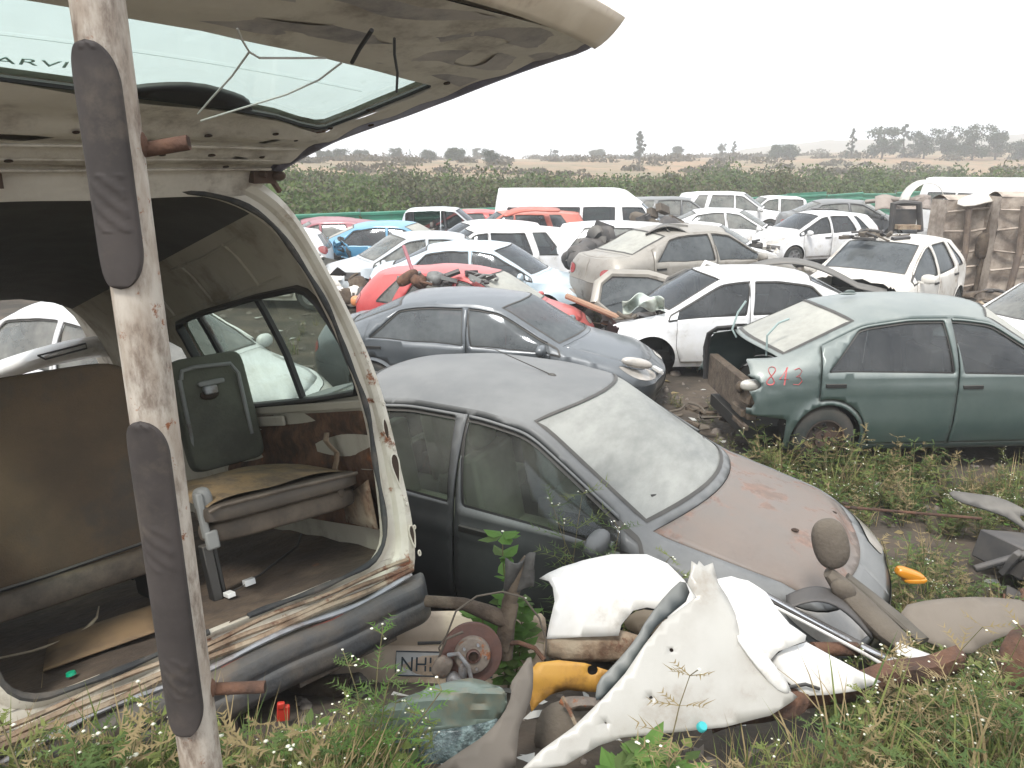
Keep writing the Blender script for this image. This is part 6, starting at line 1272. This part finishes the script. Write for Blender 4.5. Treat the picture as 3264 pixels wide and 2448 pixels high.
# ---- bushes beyond the fence: one mass ----
leafmat('bush_a', (.075, .12, .035), (.12, .15, .05), .25); leafmat('bush_b', (.10, .10, .05), (.13, .12, .07), .25); leafmat('tree_leaf', (.035, .055, .025), (.055, .075, .035), .15); leafmat('scrub', (.11, .085, .05), (.08, .075, .04), .2)
def quads(name, C, S, m, mi=None, seed=0, stretch=1., mats=None):
    """many small leaf faces at centres C with sizes S"""
    rs = np.random.RandomState(seed); n = len(C); a_ = rs.normal(size=(n, 3)); a_ /= np.linalg.norm(a_, axis=1)[:, None]; b = rs.normal(size=(n, 3)); b = b-a_*(a_*b).sum(1)[:, None]; b /= np.linalg.norm(b, axis=1)[:, None]
    S = S[:, None]; V = np.stack([C-a_*S, C+b*S*.55, C+a_*S, C-b*S*.55], 1).reshape(-1, 3); me = bpy.data.meshes.new(name); me.vertices.add(len(V)); me.vertices.foreach_set('co', V.ravel().astype(np.float32))
    me.loops.add(4*n); me.loops.foreach_set('vertex_index', np.arange(4*n, dtype=np.int32)); me.polygons.add(n); me.polygons.foreach_set('loop_start', np.arange(0, 4*n, 4, dtype=np.int32)); me.polygons.foreach_set('loop_total', np.full(n, 4, np.int32))
    for q in (mats or [m]): me.materials.append(q)
    if mi is not None: me.polygons.foreach_set('material_index', mi.astype(np.int32))
    me.update(calc_edges=True); o = bpy.data.objects.new(name, me); col.objects.link(o); return o
rs = np.random.RandomState(21); CC = []; SS = []; MI = []
nb = 0
while nb < 680:
    az = rs.uniform(-27, 42); t = rs.rand()**.8; sn, cs = math.sin(R_(az)), math.cos(R_(az))
    d0 = (FY0-FSL*FX0)/(cs-FSL*sn) if (cs-FSL*sn) > .05 else 60     # where this direction meets the fence
    d0 = min(d0, 75); dmax = d0+(46 if az > 8 else 34); d = d0+1.2+(dmax-d0)*t; x, y = d*sn, d*cs
    lim = 3.0-d*math.tan(R_(np.interp(az, [-20, -5, 2, 6, 12, 20, 40], [.75, .6, .95, 1.25, .75, .3, .1])))+rs.uniform(-.7, .35)*min(1.3, d/40)
    g = float(gz(x, y)); h = min(lim-g, rs.uniform(1.2, 2.9))
    if h < .4: continue
    nb += 1; r0 = rs.uniform(.9, 1.9); n = int(700*min(1, 36/d)+90)
    q = rs.normal(size=(n, 3)); q /= np.linalg.norm(q, axis=1)[:, None]; q[:, 2] = np.abs(q[:, 2]); rr = rs.uniform(.55, 1.05, n)[:, None]*(1+.25*vnoise(q, 4, nb))[:, None]
    P = q*rr*np.array([r0, r0, h])+np.array([x, y, g]); CC.append(P); SS.append(rs.uniform(.035, .085, n)*(1+d/60)); k = vnoise(np.array([x, y]), .15, 4) > .15; MI.append(np.where(rs.rand(n) < (.75 if k else .2), 1, 0))
tk = quads('thicket', np.concatenate(CC), np.concatenate(SS), None, np.concatenate(MI), 3, mats=[MATS['bush_a'], MATS['bush_b']]); tag(tk, 'dense green bushes behind the fence', kind='stuff')
CC = []; SS = []
for k in range(210):
    az = rs.uniform(-20, 42); d = rs.uniform(66, 250); x, y = d*math.sin(R_(az)), d*math.cos(R_(az)); g = float(gz(x, y)); h = rs.uniform(.25, .75)*(1+d/200); n = 120
    q = rs.normal(size=(n, 3)); q /= np.linalg.norm(q, axis=1)[:, None]; q[:, 2] = np.abs(q[:, 2]); CC.append(q*rs.uniform(.5, 1.1, n)[:, None]*np.array([h*2.6, h*2.6, h])+np.array([x, y, g])); SS.append(rs.uniform(.09, .22, n)*(1+d/150))
sc_ = quads('hill_scrub', np.concatenate(CC), np.concatenate(SS), MATS['scrub'], seed=4); tag(sc_, 'low brown scrub on the dry slope', kind='stuff')
# ---- single trees on the skyline ----
def tree(px, pyb, pyt, wpx, d, kind, label, seed):
    x = (px-1106)/1660; az = math.atan2(x, math.cos(TP)); b = at(px, pyb, d*math.cos(az)); p = np.array([b[0], b[1], float(gz(b[0], b[1]))]); top = at(px, pyt, b[1])[2]; H = max(2., top-p[2]); Wd = wpx/1660*d/2
    rs = np.random.RandomState(seed); root = empty('tree', tuple(p), label=label, cat='tree', group='trees along the skyline')
    T = MB(); T.tube([(0, 0, -.5), (.02*H, 0, H*.3), (0, .02*H, H*.6), (.02*H, 0, H*.85)], [.035*H, .028*H, .018*H, .006*H], 8)
    for k in range(5): a_ = k*1.3; T.tube([(0, 0, H*(.25+.1*k)), (Wd*.5*math.cos(a_), Wd*.5*math.sin(a_), H*(.42+.1*k))], [.012*H, .005*H], 5)
    T.build('trunk', mat('bark', (.07, .055, .04), rough=.95), root)
    n = 3400; C = []; cl = 26
    for k in range(cl):
        t = (k+.5)/cl
        if kind == 'cone': z = H*(.12+.86*t); R0 = Wd*(1.05-.98*t); rad = max(.18*Wd, .33*Wd*(1-t))
        elif kind == 'dome': z = H*(.12+.7*rs.rand()); R0 = Wd*.72*math.sqrt(max(0, 1-((z/H-.25)/.75)**2)); rad = .34*Wd
        else: z = H*(.16+.72*rs.rand()); R0 = Wd*.70*(1-.35*abs(z/H-.55)); rad = Wd*rs.uniform(.22, .38)
        a_ = rs.uniform(0, 6.28); rr = R0*math.sqrt(rs.rand()); c = np.array([rr*math.cos(a_), rr*math.sin(a_), z])
        q = rs.normal(size=(n//cl, 3)); q /= np.linalg.norm(q, axis=1)[:, None]; C.append(c+q*rs.uniform(.3, 1.1, n//cl)[:, None]*np.array([rad, rad, rad*.75]))
    C = np.concatenate(C); C[:, 2] = np.minimum(C[:, 2], H*1.02); o = quads('crown', C, rs.uniform(.5, 1.1, len(C))*.07*max(Wd, .3*H), MATS['tree_leaf'], seed=seed); o.parent = root
TL = [(700, 352, 338, 40, 150, 'flat', 'low flat topped tree at the far left of the skyline'), (734, 352, 328, 46, 140, 'round', 'rounded tree just right of the open tailgate corner'), (780, 352, 341, 40, 160, 'flat', 'small pale tree between two rounded trees'),
      (857, 350, 319, 40, 150, 'round', 'tall rough crowned tree left of the slim cypress'), (886, 348, 322, 9, 150, 'cone', 'slim cypress beside the dark dome tree'), (926, 349, 322, 42, 145, 'dome', 'dark dome shaped tree on the left skyline'),
      (985, 360, 331, 60, 130, 'round', 'broad shrubby tree standing below the skyline, left'), (1030, 344, 319, 28, 190, 'round', 'small tree left of the pinkish patch on the skyline'), (1060, 376, 338, 48, 110, 'flat', 'brownish tree on the dry slope in the middle'),
      (1190, 340, 321, 10, 190, 'cone', 'pair of slim trees, left one, mid skyline'), (1200, 340, 322, 20, 195, 'round', 'small round tree beside the slim mid skyline tree'), (1290, 340, 322, 40, 200, 'flat', 'low bush on the mid skyline crest'), (1380, 334, 284, 44, 150, 'cone', 'tallest lone conifer on the middle skyline'), (1462, 330, 313, 34, 200, 'flat', 'low spreading tree right of the lone conifer'),
      (1560, 332, 308, 24, 190, 'round', 'left of two small trees right of centre'), (1585, 332, 305, 22, 188, 'cone', 'right of two small trees right of centre'), (1690, 340, 314, 70, 170, 'flat', 'wide low tree before the pale hills'),
      (1838, 335, 277, 26, 170, 'cone', 'pointed conifer left of the big tree row'), (1905, 336, 272, 70, 170, 'round', 'leftmost big tree of the right hand row'), (1948, 336, 268, 40, 175, 'cone', 'pointed tree second in the right hand row'), (1995, 336, 274, 56, 172, 'round', 'third big tree in the right hand row'),
      (2045, 336, 270, 56, 176, 'round', 'fourth big tree in the right hand row'), (2100, 336, 266, 66, 172, 'round', 'fifth and broadest tree in the right hand row'), (2150, 336, 270, 56, 178, 'round', 'last tall tree of the right hand row'), (2200, 340, 300, 50, 180, 'flat', 'low tree at the right edge of the skyline')]
for i, t_ in enumerate(TL): tree(*t_, seed=100+i)
# ================= haze =================
hz = MB(); hz.box((0, 200, 30), (1100, 760, 80)); hm = bpy.data.materials.new('haze'); hm.use_nodes = True; hn = hm.node_tree; hn.nodes.remove(hn.nodes['Principled BSDF']); pv_ = hn.nodes.new('ShaderNodeVolumePrincipled')
pv_.inputs['Color'].default_value = (.99, .99, .99, 1); pv_.inputs['Density'].default_value = .0021; pv_.inputs['Anisotropy'].default_value = .1; hn.links.new(pv_.outputs[0], hn.nodes['Material Output'].inputs['Volume'])
ho = hz.build('haze', hm, smooth=False); tag(ho, kind='stuff')
